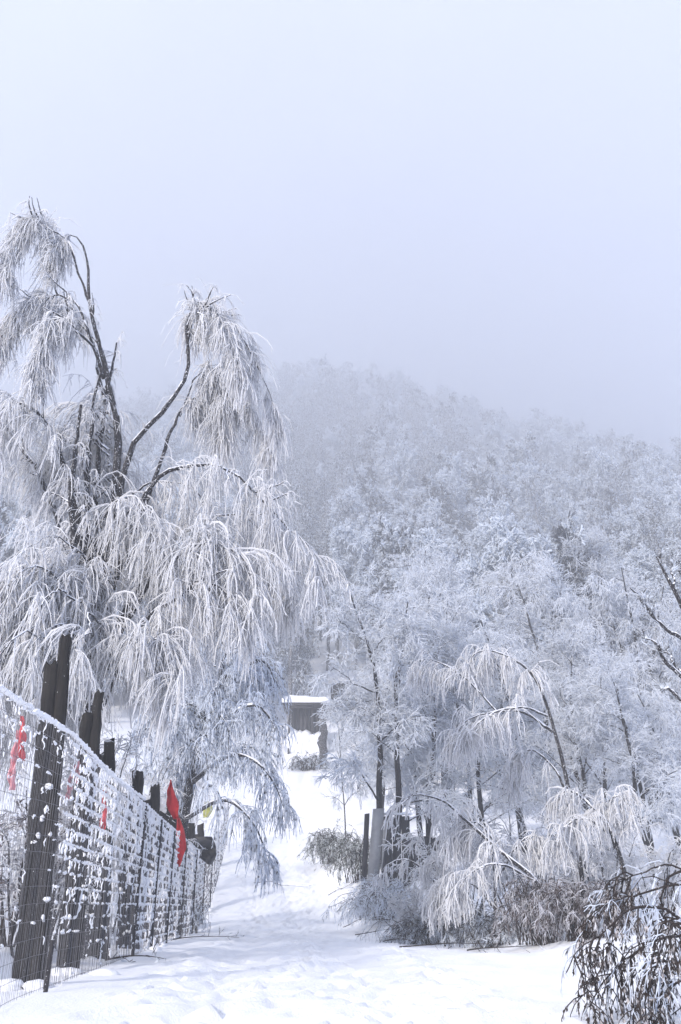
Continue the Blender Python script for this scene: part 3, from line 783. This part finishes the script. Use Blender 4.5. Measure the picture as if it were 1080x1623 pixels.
mound(925, 1492, 1.35, .85, 80, 'brown heap of dead stems left of the dead-leaf bush', 85, 'rime_brown', fine=(7, 4), r=.006, Y=16.2)
mound(680, 1492, 2.3, .45, 60, 'flattened grey twigs lying on the snow beside the lane', 86, 'rime_thin', fine=(6, 4), r=.006)
mound(780, 1497, 1.7, .55, 50, 'low dark twigs at the snow edge left of the brown heaps', 87, 'rime_thin', fine=(6, 4), r=.006)
mound(300, 1478, 1.1, .75, 40, 'small dark twiggy bush growing through the foot of the fence', 88, 'rime_dusk', fine=(6, 4), r=.007)

# ---- bush of dead leaves reaching in at the lower right corner
def dead_bush():
    rs = RS(91)
    st0 = [
        [(1125, 1500, 9.2, .035), (1062, 1446, 9.1, .026), (1005, 1442, 9.0, .019), (962, 1468, 8.9, .011), (925, 1500, 8.8, .007), (895, 1540, 8.8, .004)],
        [(1125, 1480, 9.4, .03), (1050, 1490, 9.2, .022), (992, 1520, 9, .016), (955, 1560, 8.9, .01), (936, 1600, 8.8, .005)],
        [(1130, 1430, 9.6, .03), (1064, 1402, 9.6, .022), (1000, 1418, 9.6, .015), (955, 1445, 9.6, .009), (915, 1490, 9.6, .004)],
        [(1110, 1520, 9, .03), (1050, 1540, 8.8, .02), (1012, 1580, 8.6, .013), (995, 1622, 8.5, .006)],
        [(1125, 1400, 9.9, .026), (1070, 1372, 10, .018), (1010, 1385, 10.1, .012), (955, 1420, 10.1, .006)],
        [(1120, 1560, 8.6, .03), (1075, 1560, 8.4, .02), (1050, 1590, 8.3, .012), (1040, 1640, 8.2, .006)],
        [(1120, 1460, 8.8, .03), (1080, 1470, 8.5, .02), (1050, 1510, 8.3, .013), (1030, 1570, 8.2, .006)],
    ]
    st = [[(p[0], p[1], p[2] * .80, p[3] * .42) for p in q] for q in st0]
    L = [limb(s, 18) for s in st]; L = [(crook(p, rs, .008), r) for p, r in L]
    P = np.array([l[0] for l in L])
    b = np.array([W(1125, 1500, 7.4)[0] + .5, 7.5, 0]); b[2] = gz(b[0], b[1])
    for p, r in L[:]:
        c = catmull([[*b, .03], [*((b + p[0]) / 2 + [0, 0, .1]), .025], [*p[0], r[0]], [*p[1], r[1]]], 18); L.append((c[:, :3], c[:, 3]))
    br = spawn(P, 12, .12, 1, (.2, .6), .8, rs, K=6, droop=.9, up=.1, jit=.18)
    hg = spawn(br, 5, .1, 1, (.10, .34), .8, rs, K=5, droop=.7, down=.45, jit=.28)
    tw = [(br, prof(len(br), 6, .006, .003, rs, .1), 4), (hg, prof(len(hg), 5, .0034, .002, rs, .1), 3)]
    t = tree_object('dead_leaf_bush', 'dark bush with withered hanging leaves and frosted tips in the lower right corner', 'bush', b, L, tw, bark='bark_dead', crown_mat='bark_dead', seed=91, sides=6, snow=False)
    # withered leaves, curled and hanging
    lf = spawn(hg, 8, .05, 1, (.02, .055), .7, rs, K=3, droop=.8, down=.8, jit=.3, taper=False)
    def leaves(lf, w, rs):
        M_ = len(lf); d = rs.normal(size=(M_, 3)); tan = nrm(lf[:, 2] - lf[:, 0]); s = nrm(np.cross(tan, d))
        wd = w * (.6 + .8 * rs.rand(M_, 1)); nn = np.cross(tan, s) * wd * .5
        V = np.stack([lf[:, 0], lf[:, 1] + s * wd + nn, lf[:, 2], lf[:, 1] - s * wd + nn, lf[:, 1] - nn * .4], 1)
        i = np.arange(M_)[:, None] * 5
        T = np.concatenate([i + [0, 1, 4], i + [1, 2, 4], i + [2, 3, 4], i + [3, 0, 4]])
        return V, T
    V, T = leaves(lf, .008, rs)
    g = Geo(); g.add(V, T=T); tag(obj('leaves', g.mesh('leaves', b, False), t, M['leaf_dead']), kind='stuff')
    fr = spawn(P, 12, .12, 1, (.2, .5), .8, rs, K=5, droop=.9, jit=.15); fr2 = spawn(fr, 4, .2, 1, (.06, .16), .8, rs, K=3, droop=.4, jit=.2)
    g = Geo(); g.tubes(fr, prof(len(fr), 5, .005, .003, rs, .2), 3); g.tubes(fr2, prof(len(fr2), 3, .004, .0025, rs, .2), 3)
    tag(obj('frosted_twigs', g.mesh('frosted_twigs', b), t, M['rime_dusk']), kind='stuff')
dead_bush()

# ---- dark bare boughs entering at the right edge
def edge_tree():
    rs = RS(95)
    st = [
        [(1200, 1500, 15, .16), (1180, 1250, 15, .14), (1150, 1120, 15, .11), (1120, 1040, 15, .08), (1085, 965, 15, .045), (1060, 915, 15, .028), (1041, 880, 15, .012)],
        [(1110, 1030, 15, .04), (1072, 1008, 14.8, .032), (1045, 985, 14.7, .026), (1018, 955, 14.6, .018), (997, 930, 14.6, .008)],
        [(1068, 930, 15, .02), (1066, 905, 15.1, .014), (1074, 895, 15.1, .007)],
        [(1150, 1120, 15, .06), (1100, 1085, 14.7, .045), (1060, 1050, 14.5, .032), (1040, 1020, 14.4, .02), (1015, 1012, 14.4, .008)],
        [(1150, 1180, 15, .06), (1100, 1130, 14.8, .04), (1068, 1100, 14.7, .028), (1050, 1092, 14.7, .012)],
        [(1100, 1085, 15.2, .035), (1072, 1055, 15.3, .025), (1050, 1030, 15.4, .012)],
        [(1100, 1000, 15, .035), (1086, 940, 15.2, .022), (1090, 890, 15.3, .012)]]
    L = [limb(s, 20) for s in st]; L = [(crook(p, rs, .01), r) for p, r in L]
    b = L[0][0][0].copy(); b[2] = gz(b[0], b[1]); L[0][0][0][2] = b[2] - .1
    tw = spray(np.array([l[0] for l in L]), rs, 9, (.2, .55), 3, (.1, .25), 2, (.05, .12), t0=.35, r=(.010, .007, .006), droop=-.1, up=.4, spread=.7)
    tree_object('bare_tree', 'bare dark tree with snow-topped boughs reaching in from the right edge', 'tree', b, L, tw, crown_mat='rime_thin', seed=95)
edge_tree()

# ---- thin sapling on the bank
def sapling():
    rs = RS(97); b = hit(549, 1368); Y = b[1]
    st = [[(549, 1368, Y, .035), (548, 1320, Y, .032), (546, 1277, Y, .028), (541, 1220, Y, .02), (538, 1165, Y, .015), (533, 1130, Y, .008)],
          [(546, 1277, Y, .02), (556, 1262, Y - .3, .014), (572, 1250, Y - .6, .008)],
          [(545, 1275, Y, .018), (532, 1264, Y + .2, .012), (515, 1262, Y + .3, .007)],
          [(540, 1205, Y, .014), (532, 1180, Y + .2, .009), (530, 1160, Y + .3, .005)],
          [(539, 1180, Y, .014), (546, 1150, Y - .2, .009), (552, 1128, Y - .2, .005)]]
    L = [limb(s, 14) for s in st]
    tw = spray(np.array([l[0] for l in L]), rs, 5, (.3, .8), 2, (.15, .3), 0, (0, 0), t0=.4, r=(.010, .007, .006), droop=0, up=.4, spread=.7)
    tree_object('sapling', 'thin bare sapling forking low down on the snowy bank', 'tree', b, L, tw, crown_mat='rime_thin', seed=97)
sapling()

# ---- dark panels below the right-hand trees
def panels():
    Y = 29.5
    t0 = W(640, 1400, Y); base = (t0[0], Y, gz(t0[0], Y))
    t = thing('panel_enclosure', 'dark boarded enclosure with one tall flat front beneath the dark-stemmed trees', 'enclosure', base)
    def slab(name, px0, px1, top, y, mat, th=.06, tilt=0., par=t, org=base):
        a, b = W(px0, top, y), W(px1, top, y); zb = min(gz(a[0], y), gz(b[0], y)) - .3
        g = Geo(); g.box((a[0], y, zb), (b[0], y + th, a[2]))
        V = g.V[0]; V[:, 0] += tilt * (V[:, 2] - zb); V[V[:, 2] > zb + .1, 2] += np.array([0, .02, 0, .02])
        return obj(name, g.mesh(name, org, False), par, mat)
    x = 609
    for w in (13, 14, 14):
        slab('board', x, x + w - .8, 1294 + (x % 3), Y - .005 * (x % 2), M['panel_dark']); x += w
    for w in (13, 14, 15, 15):
        slab('board', x, x + w - .8, 1326 + (x % 3), Y + .8 + .01 * (x % 2), M['panel_dark']); x += w
    slab('end_post', 626, 634, 1280, Y + .1, M['shed_wall'], .12)
    g = Geo(); a = W(609, 1293, Y); b = W(650, 1293, Y); g.box((a[0] - .05, Y - .06, a[2] + .03), (b[0] + .05, Y + .16, a[2] + .09))
    obj('snow_cap', g.mesh('snow_cap', base), t, M['snow'])
    for nm, lab, p0, p1, top, y, m, tl in (
        ('leaning_slab', 'pale grey slab leaning at the end of the dark enclosure', 574, 592, 1282, 29.3, 'panel_grey', .10),
        ('leaning_slab', 'narrow pale slab squeezed between the dark plank and the enclosure', 599, 607, 1300, 29.2, 'panel_grey', .06),
        ('leaning_plank', 'narrow dark plank leaning against the pale grey slab', 592, 598, 1284, 29.15, 'panel_dark', .16),
        ('leaning_slab', 'short brownish slab behind the widest pale grey slab', 568, 576, 1290, 29.6, 'shed_wall', .06)):
        c = W((p0 + p1) / 2, 1380, y); og = (c[0], y, gz(c[0], y))
        o = slab(nm, p0, p1, top, y, M[m], .05, tl, None, og); o.location = og
        tag(o, lab, 'slab' if 'slab' in nm else 'plank')
panels()

# ---- shed up the lane
def shed():
    Y = 70.0
    c = W(486, 1188, Y); b = (c[0], Y, gz(c[0], Y) - .1)
    t = thing('shed', 'small open shed with a thick snow-covered roof at the top of the lane', 'shed', b)
    def P(px, py, y=Y): return W(px, py, y)
    x0, x1 = P(456, 1120)[0], P(518, 1120)[0]
    zr = P(486, 1119)[2]; d = 3.0
    g = Geo(); g.box((x0 - .35, Y - .5, zr - .02), (x1 + .25, Y + d, zr + .16)); obj('roof', g.mesh('roof', b, False), t, M['shed_wall'])
    n = 16; V = []; Q = []
    gx = np.linspace(x0 - .42, x1 + .32, n); gy = np.linspace(Y - .58, Y + d + .1, 8)
    X, Yy = np.meshgrid(gx, gy); Zt = zr + .72 + .22 * vnoise(X * .9, Yy * .9, 2) + .06 * vnoise(X * 3, Yy * 3, 5)
    edge = np.minimum.reduce([(X - gx[0]), (gx[-1] - X), (Yy - gy[0]), (gy[-1] - Yy)]); Zt -= .28 * np.exp(-edge * 4)
    g = Geo(); top = np.stack([X, Yy, Zt], -1).reshape(-1, 3); bot = np.stack([X, Yy, np.full_like(X, zr + .165)], -1).reshape(-1, 3)
    q = [[j * n + i, j * n + i + 1, (j + 1) * n + i + 1, (j + 1) * n + i] for j in range(7) for i in range(n - 1)]
    m = len(top); ring = [i for i in range(n)] + [j * n + n - 1 for j in range(1, 8)] + [7 * n + i for i in range(n - 2, -1, -1)] + [j * n for j in range(6, 0, -1)]
    q += [[ring[k] + m, ring[(k + 1) % len(ring)] + m, ring[(k + 1) % len(ring)], ring[k]] for k in range(len(ring))]
    g.add(np.vstack([top, bot]), q); obj('roof_snow', g.mesh('roof_snow', b), t, M['snow'])
    zb = P(486, 1146)[2]
    g = Geo(); g.box((x0 + .3, Y + .7, b[2] - .3), (x1 - .2, Y + .8, zr - .03)); obj('back_wall', g.mesh('back_wall', b, False), t, M['shed_wall'])
    rs = RS(12); xw = np.linspace(x0 + .32, x1 - .22, 9)
    for xa_, xb_ in zip(xw[:-1], xw[1:]):
        d_ = .62 + .05 * rs.rand(); g = Geo(); g.box((xa_ + .012, Y + d_, b[2] - .2), (xb_ - .012, Y + .70, zr - .05 - .08 * rs.rand())); obj('board', g.mesh('board', b, False), t, M['panel_dark'] if rs.rand() < .6 else M['shed_wall'])
    for xx in (x0 + .1, x0 + 1.9, x1 - .35):
        g = Geo(); g.box((xx, Y - .2, b[2] - .3), (xx + .14, Y - .05, zr - .025)); obj('post', g.mesh('post', b, False), t, M['shed_wall'])
    g = Geo(); zt = P(486, 1151)[2]; xc = np.linspace(x0 + .5, x1 - .6, 5); rs = RS(6)
    g.blobs(np.stack([xc, np.full(5, Y + .1), b[2] + (zt - b[2]) * rs.uniform(.3, .45, 5)], -1), np.stack([rs.uniform(.7, .9, 5), np.full(5, .6), np.full(5, (zt - b[2]) * .5)], -1), 3, .04)
    obj('snow_heap', g.mesh('snow_heap', b), t, M['snow'])
    g = Geo(); g.box((x0 + .5, Y - .35, zr - .20), (x1 - 1.0, Y - .25, zr - .03)); obj('fascia', g.mesh('fascia', b, False), t, M['shed_wall'])
    # ivy-grown trunk at its corner
    Yk = 66.5; p = W(513, 1192, Yk); bb = np.array([p[0], Yk, gz(p[0], Yk)])
    zt = W(513, 1128, Yk)[2]; rs = RS(4); K = 12; f = np.linspace(0, 1, K)
    PP = np.stack([bb[0] + .08 * rs.normal(size=K), np.full(K, Yk), bb[2] - .2 + (zt - bb[2] + .2) * f], -1)
    L = [(PP, .33 * (1.1 - .35 * f) * (1 + .12 * rs.normal(size=K)))] + random_limbs(PP[8], PP[-1], 4, (.5, 1.1), rs, rise=.7, fall=.4, r=.05, K=K, az=(-1, 1))
    tw = spray(np.array([l[0] for l in L[1:]]), rs, 9, (.3, .7), 4, (.15, .4), 0, 0, t0=.3, r=(.02, .016, .02), droop=.3)
    tree_object('old_trunk', 'stout pollard trunk standing at the corner of the open shed', 'tree', bb, L, tw, crown_mat='rime_thin', bark='bark', seed=4, snow=False)
    mound(489, 1193, 2.6, .9, 40, 'low dark hedge on the snow in front of the shed', 99, 'rime_thin', r=.02, Y=65.5, fine=(5, 4), depth=.4, name='low_hedge')
    # second roof higher up
    Y = 84.0; c = W(545, 1080, Y); b = (c[0], Y, gz(c[0], Y) - .2)
    t = thing('cottage', 'snow-roofed hut half hidden by trees above the open shed', 'hut', b)
    xa, xb = W(520, 1085, Y)[0], W(572, 1085, Y)[0]; ze = W(540, 1083, Y)[2]; zr = W(540, 1060, Y)[2]
    g = Geo(); g.box((xa + .3, Y, min(b[2], ze - 2.5) - 1), (xb - .3, Y + 3.6, ze)); obj('wall', g.mesh('wall', b, False), t, M['shed_wall'])
    g = Geo(); V = []
    for x in (xa, xb):
        V += [(x, Y - .5, ze - .1), (x, Y + 1.8, zr - .3), (x, Y + 4.1, ze - .1), (x, Y + 4.1, ze + .5), (x, Y + 1.8, zr + .35), (x, Y - .5, ze + .5)]
    g.add(V, [[0, 1, 7, 6], [1, 2, 8, 7], [2, 3, 9, 8], [3, 4, 10, 9], [4, 5, 11, 10], [5, 0, 6, 11], [0, 5, 4, 1], [1, 4, 3, 2], [6, 7, 10, 11], [7, 8, 9, 10]])
    obj('roof_snow', g.mesh('roof_snow', b, False), t, M['snow'])
shed()

# ------------------------------------------------------------------ frosted wood: mid-distance trees and the hillside
def proto(seed, H, n_stem, n1, kind, rr, n2, n3, n4, L1, L2, L3, spread, r0=.13):
    """frosted tree about its own origin -> (trunk mesh, crown mesh)"""
    rs = RS(seed); K = 12
    limbs = []; stems = []
    for k in range(n_stem):
        a = rs.uniform(0, 6.283); o = np.array([math.cos(a), math.sin(a), 0]) * (0 if n_stem == 1 else 1)
        h = H * rs.uniform(.82, 1.0); sp = spread * rs.uniform(.15, .45)
        s = o * .15
        pts = [[*(s + [0, 0, -.4]), r0], [*(s + o * h * sp * .2 + [0, 0, h * .3]), r0 * .8], [*(s + o * h * sp * .6 + [rs.normal() * .15, rs.normal() * .15, h * .65]), r0 * .5], [*(s + o * h * sp + [rs.normal() * .25, rs.normal() * .25, h]), r0 * .14]]
        c = catmull(pts, K); stems.append(c); limbs.append((crook(c[:, :3], rs, .05), np.maximum(c[:, 3], .01)))
    for c in stems:
        for k in range(n1):
            t = .22 + .76 * (k + rs.rand()) / n1
            i = min(int(t * (K - 1)), K - 2); s = c[i, :3] + (c[i + 1, :3] - c[i, :3]) * (t * (K - 1) - i)
            a = rs.uniform(0, 6.283); o = np.array([math.cos(a), math.sin(a), 0]); l = H * spread * rs.uniform(.55, 1.0) * (1.15 - .75 * t) * (.55 + .45 * min(1, t / .4))
            e = {'up': .9, 'wide': .45, 'droop': .3}[kind] * rs.uniform(.7, 1.3)
            dr = {'up': 0., 'wide': .18, 'droop': .55}[kind]
            r = r0 * .32 * (1.1 - .7 * t)
            q = [[*s, r], [*(s + o * l * .4 + [0, 0, l * e * .5]), r * .7], [*(s + o * l * .75 + [0, 0, l * (e * .85 - dr * .3)]), r * .45], [*(s + o * l * 1.0 + [0, 0, l * (e - dr)]), r * .2]]
            d = catmull(q, K); limbs.append((crook(d[:, :3], rs, .03), np.maximum(d[:, 3], .008)))
    P = np.array([l[0] for l in limbs]); R = np.array([l[1] for l in limbs])
    g = Geo(); g.tubes(P, R, 5, seed); tm = g.mesh('trunk')
    dp = {'up': .1, 'wide': .3, 'droop': .7}[kind]
    tw = spray(P, rs, n2, L1, n3, L2, n4, L3, t0=.25, r=rr, droop=dp, up=.25)
    tw += spray(P[:n_stem], rs, n2 * 3, L1, n3, L2, n4, L3, t0=.45, r=rr, droop=dp, up=.35)
    g = Geo()
    for p, r, s in tw: g.tubes(p, r, s, seed)
    return tm, g.mesh('crown')

def plant(pr, x, y, s, rz, label, name='frosted_tree', group=None, bark='bark_far', crown='rime_far', sz=None):
    t = thing(name, label, 'tree', (x, y, gz(x, y) - .1), rz, group)
    t.scale = (s, s, s if sz is None else sz)
    for nm, me, mt in (('trunk', pr[0], bark), ('crown', pr[1], crown)):
        if len(me.materials) == 0: me.materials.append(M[mt])
        obj(nm, me, t)
    return t

# mid-distance: detailed crowns, dark stems
mid = [proto(301, 10, 2, 10, 'wide', (.018, .014, .011), 11, 6, 4, (.5, 1.5), (.3, .8), (.18, .45), .34),
       proto(302, 10, 3, 8, 'up', (.018, .014, .011), 11, 6, 4, (.5, 1.4), (.3, .8), (.18, .45), .30),
       proto(303, 10, 3, 8, 'droop', (.018, .014, .011), 11, 6, 4, (.5, 1.4), (.3, .8), (.18, .45), .36)]
for k, (px, Y, top, pr, lab) in enumerate([
    (618, 31.5, 935, 0, 'dark-stemmed frosted tree directly behind the tall dark boards'),
    (672, 33, 985, 1, 'dark-stemmed frosted tree right of the dark enclosure'),
    (765, 34, 1010, 0, 'frosted tree with a forked black stem behind the tall bowed tree'),
    (835, 38, 950, 2, 'spreading frosted tree behind the bowed tree, its crown meeting the hill wood'),
    (945, 33, 1010, 1, 'frosted tree with several dark leaning stems behind the rime-fringed sapling'),
    (1035, 29, 1030, 0, 'frosted tree filling the right edge below the bare boughs'),
    (715, 46, 905, 1, 'tall feathery frosted tree behind the dark-stemmed pair'),
    (900, 48, 890, 0, 'wide frosted tree high behind the leaning dark stems'),
    (1040, 46, 900, 2, 'frosted tree behind the bare boughs at the right edge'),
    (600, 46, 1075, 2, 'low frosted tree between the thin sapling and the dark-stemmed tree'),
    (566, 60, 1080, 0, 'small frosted tree on the bank below the snow-roofed hut'),
    (990, 62, 860, 1, 'pale frosted tree on the lower slope above the leaning stems'),
    (800, 60, 860, 2, 'pale frosted tree on the lower slope above the bowed tree'),
    (650, 62, 880, 0, 'pale frosted tree on the lower slope above the dark boards'),
    (1078, 35, 1060, 2, 'low spreading frosted tree cut by the right edge above the dead-leaf bush')]):
    p = W(px, 1300, Y); z = gz(p[0], Y); H = W(px, top, Y)[2] - z
    plant(mid[pr], p[0], Y, H / 10, RS(k).uniform(0, 6.28), lab, bark='bark_dark', crown='rime_mid')

# hillside
hp = [proto(401, 12, 1, 20, 'up', (.066, .062, .056), 9, 6, 3, (.6, 1.8), (.35, .9), (.2, .45), .26, .15),
      proto(402, 12, 2, 12, 'up', (.066, .062, .056), 9, 6, 3, (.6, 1.8), (.35, .9), (.2, .45), .28, .13),
      proto(403, 11, 2, 11, 'wide', (.066, .062, .056), 9, 6, 3, (.6, 1.8), (.35, .9), (.2, .45), .34, .13),
      proto(404, 12, 3, 9, 'wide', (.066, .062, .056), 9, 6, 3, (.6, 1.8), (.35, .9), (.2, .45), .34, .13),
      proto(405, 11, 1, 22, 'droop', (.066, .062, .056), 9, 6, 3, (.6, 1.8), (.35, .9), (.2, .45), .30, .14),
      proto(406, 14, 1, 20, 'up', (.032, .026, .022), 6, 4, 2, (.5, 1.4), (.3, .8), (.2, .4), .20, .18),
      proto(407, 14, 1, 22, 'droop', (.030, .024, .02), 7, 4, 2, (.5, 1.4), (.3, .8), (.2, .4), .22, .18)]
for k, p in enumerate(hp):
    p[0].materials.append(M['bark_far']); p[1].materials.append(M['rime_thin' if k >= 5 else 'rime_far'])

def hillside():
    rs = RS(77); pts = []
    y = 60.0
    while y < 1030:
        st = 4.1 + min(9.0, (y - 60) * .024)
        half = min(530, y * .47 + 14)
        for x in np.arange(-half, half, st):
            xx, yy = x + rs.uniform(-.45, .45) * st, y + rs.uniform(-.45, .45) * st
            if yy < 74 and -9 < xx - float(lane_x(yy)) < (6.0 if yy > 60 else 5): continue
            if 79 < yy < 91 and -3.5 < xx < 4.5: continue
            if yy < 84 and -3.5 < xx < 4: continue
            if yy < 66 and xx < 7: continue
            if yy < 70 and xx > 0 and rs.rand() < .25: continue
            pts.append((xx, yy))
        y += st * .92
    pts = np.array(pts)
    ins = np.abs(pts[:, 0]) < pts[:, 1] * .43
    order = np.argsort(np.where(ins, pts[:, 1], 1e6))
    near, far = pts[order[:300]], pts[order[300:]]
    def pick(x, y):
        gully = math.exp(-((x + .055 * y) / (.055 * y + 3)) ** 2) * (1 if y < 330 else .4)
        patch = .75 if y > 150 and float(vnoise(x / 42, y / 55, 21)) > .22 else 0
        if rs.rand() < max(.9 * gully + .07, patch): return 5 + rs.randint(2)
        return (0, 0, 1, 1, 2, 3, 4)[rs.randint(7)]
    for (x, y) in near:
        k = pick(x, y)
        s = rs.uniform(.8, 1.25) * min(2.0, max(1, 1 + .0046 * (y - 90)))
        plant(hp[k], x, y, s, rs.uniform(0, 6.28), 'tall dark-trunked tree thinly frosted, in the wood on the slope' if k >= 5 else 'white frosted tree in the wood on the slope',
              'slope_tree', 'trees of the dark-trunked hill wood' if k >= 5 else 'trees of the white hill wood', sz=s * rs.uniform(1.0, 1.35))
    # the rest of the wood: one mass, instanced on points
    n = len(far)
    me = bpy.data.meshes.new('hill_wood'); me.vertices.add(n)
    co = np.stack([far[:, 0], far[:, 1], height(far[:, 0], far[:, 1]) - .1], -1).astype(np.float32)
    me.vertices.foreach_set('co', co.ravel())
    a = me.attributes.new('pick', 'INT', 'POINT'); a.data.foreach_set('value', np.array([pick(x, y) for x, y in far], np.int32))
    a = me.attributes.new('turn', 'FLOAT', 'POINT'); a.data.foreach_set('value', (rs.rand(n) * 6.28).astype(np.float32))
    a = me.attributes.new('size', 'FLOAT', 'POINT'); a.data.foreach_set('value', (rs.uniform(.8, 1.3, n) * np.clip(1.05 + .0046 * (far[:, 1] - 90), 1.05, 2.7)).astype(np.float32))
    o = obj('hill_wood', me); tag(o, 'mass of frosted trees climbing the hillside into the fog', 'wood', kind='stuff')
    ng = bpy.data.node_groups.new('wood', 'GeometryNodeTree')
    ng.interface.new_socket('Geometry', in_out='INPUT', socket_type='NodeSocketGeometry'); ng.interface.new_socket('Geometry', in_out='OUTPUT', socket_type='NodeSocketGeometry')
    N = ng.nodes; Lk = ng.links
    gi, go = N.new('NodeGroupInput'), N.new('NodeGroupOutput')
    iop = N.new('GeometryNodeInstanceOnPoints'); jn = N.new('GeometryNodeJoinGeometry')
    done = {}
    for ob in C.objects:
        if ob.parent is not None and ob.type == 'MESH' and ob.name.split('.')[0] in ('trunk', 'crown'): done.setdefault(ob.data.name, ob)
    for k in reversed(range(len(hp))):            # Join takes its links last-made first
        j = N.new('GeometryNodeJoinGeometry')
        for me_ in hp[k]:
            ob = done.get(me_.name)
            if ob is None: continue
            oi = N.new('GeometryNodeObjectInfo'); oi.inputs[0].default_value = ob; oi.transform_space = 'ORIGINAL'
            Lk.new(oi.outputs['Geometry'], j.inputs[0])
        gt = N.new('GeometryNodeGeometryToInstance'); Lk.new(j.outputs[0], gt.inputs[0]); Lk.new(gt.outputs[0], jn.inputs[0])
    def attr(nm, ty):
        x = N.new('GeometryNodeInputNamedAttribute'); x.data_type = ty; x.inputs[0].default_value = nm; return x.outputs[0]
    cx = N.new('ShaderNodeCombineXYZ'); Lk.new(attr('turn', 'FLOAT'), cx.inputs[2])
    iop.inputs['Pick Instance'].default_value = True
    Lk.new(gi.outputs[0], iop.inputs['Points']); Lk.new(jn.outputs[0], iop.inputs['Instance']); Lk.new(attr('pick', 'INT'), iop.inputs['Instance Index'])
    Lk.new(cx.outputs[0], iop.inputs['Rotation']); sz_ = attr('size', 'FLOAT'); mz = N.new('ShaderNodeMath'); mz.operation = 'MULTIPLY'; mz.inputs[1].default_value = 1.3; Lk.new(sz_, mz.inputs[0])
    cs = N.new('ShaderNodeCombineXYZ'); Lk.new(sz_, cs.inputs[0]); Lk.new(sz_, cs.inputs[1]); Lk.new(mz.outputs[0], cs.inputs[2]); Lk.new(cs.outputs[0], iop.inputs['Scale']); Lk.new(iop.outputs[0], go.inputs[0])
    m = o.modifiers.new('wood', 'NODES'); m.node_group = ng
    print('hill trees', len(near), n)
hillside()

# ------------------------------------------------------------------ fallen twigs on the snow
def fallen(px, py, l, label, seed, a, name='fallen_branch'):
    rs = RS(seed); b = hit(px, py); o = np.array([math.cos(a), math.sin(a), 0])
    pts = []
    for f in np.linspace(0, 1, 5):
        q = b + o * l * (f - .5) + np.array([-o[1], o[0], 0]) * .06 * l * rs.normal(); q[2] = gz(q[0], q[1]) + .05 + .05 * math.sin(f * 3); pts.append([*q, .012 * (1.1 - .8 * f)])
    c = catmull(pts, 14); L = [(c[:, :3], c[:, 3])]
    tw = spray(np.array([L[0][0]]), rs, 9, (.15 * l, .35 * l), 4, (.05, .15), 0, 0, t0=.1, r=(.005, .004, .003), droop=.1, up=.1)
    tree_object(name, label, 'branch', b, L, tw, bark='bark_dead', crown_mat='rime_thin', seed=seed, sides=5, snow=False)
fallen(715, 1505, 1.9, 'longest fallen branch on the snow in front of the low bent sapling', 501, .2)
fallen(632, 1497, .7, 'short fallen branch on the snow below the grey brush heap', 502, -.5)
fallen(565, 1466, .8, 'small fallen branch beside the lane left of the grey brush heap', 503, .1)
fallen(330, 1492, 1.6, 'fallen twig on the snow at the foot of the far fence', 504, .4)
fallen(215, 1528, .8, 'fallen twig at the fence foot below the third timber post', 505, .2)
fallen(545, 1412, 1.4, 'dark twig sticking from the snow bank below the thin sapling', 506, -.6)
fallen(600, 1482, 1.3, 'spread-out dark twigs on the snow in front of the grey brush heap', 508, .5)
fallen(800, 1512, 1.2, 'thin fallen twigs on the snow below the brown heaps', 509, -.2)
fallen(545, 1440, .9, 'dark sprig on the lane edge left of the grey brush heap', 510, .9)
fallen(445, 1405, 2.4, 'faint twigs half buried across the shaded part of the lane', 507, -.4)

# ------------------------------------------------------------------ haze
def haze():
    g = Geo(); g.box((-550, -40, -12), (550, 1060, 715))
    m = bpy.data.materials.new('haze'); m.use_nodes = True; n = m.node_tree; n.nodes.clear()
    o = n.nodes.new('ShaderNodeOutputMaterial'); v = n.nodes.new('ShaderNodeVolumePrincipled')
    v.inputs['Color'].default_value = (.928, .947, .972, 1); v.inputs['Density'].default_value = HAZE_DENSITY; v.inputs['Anisotropy'].default_value = 0.0
    n.links.new(v.outputs[0], o.inputs['Volume'])
    ob = obj('haze', g.mesh('haze', (0, 0, 0), False), None, m)
    tag(ob, 'cold mist hanging over the lane and the wooded hill', 'mist', kind='stuff')
haze()
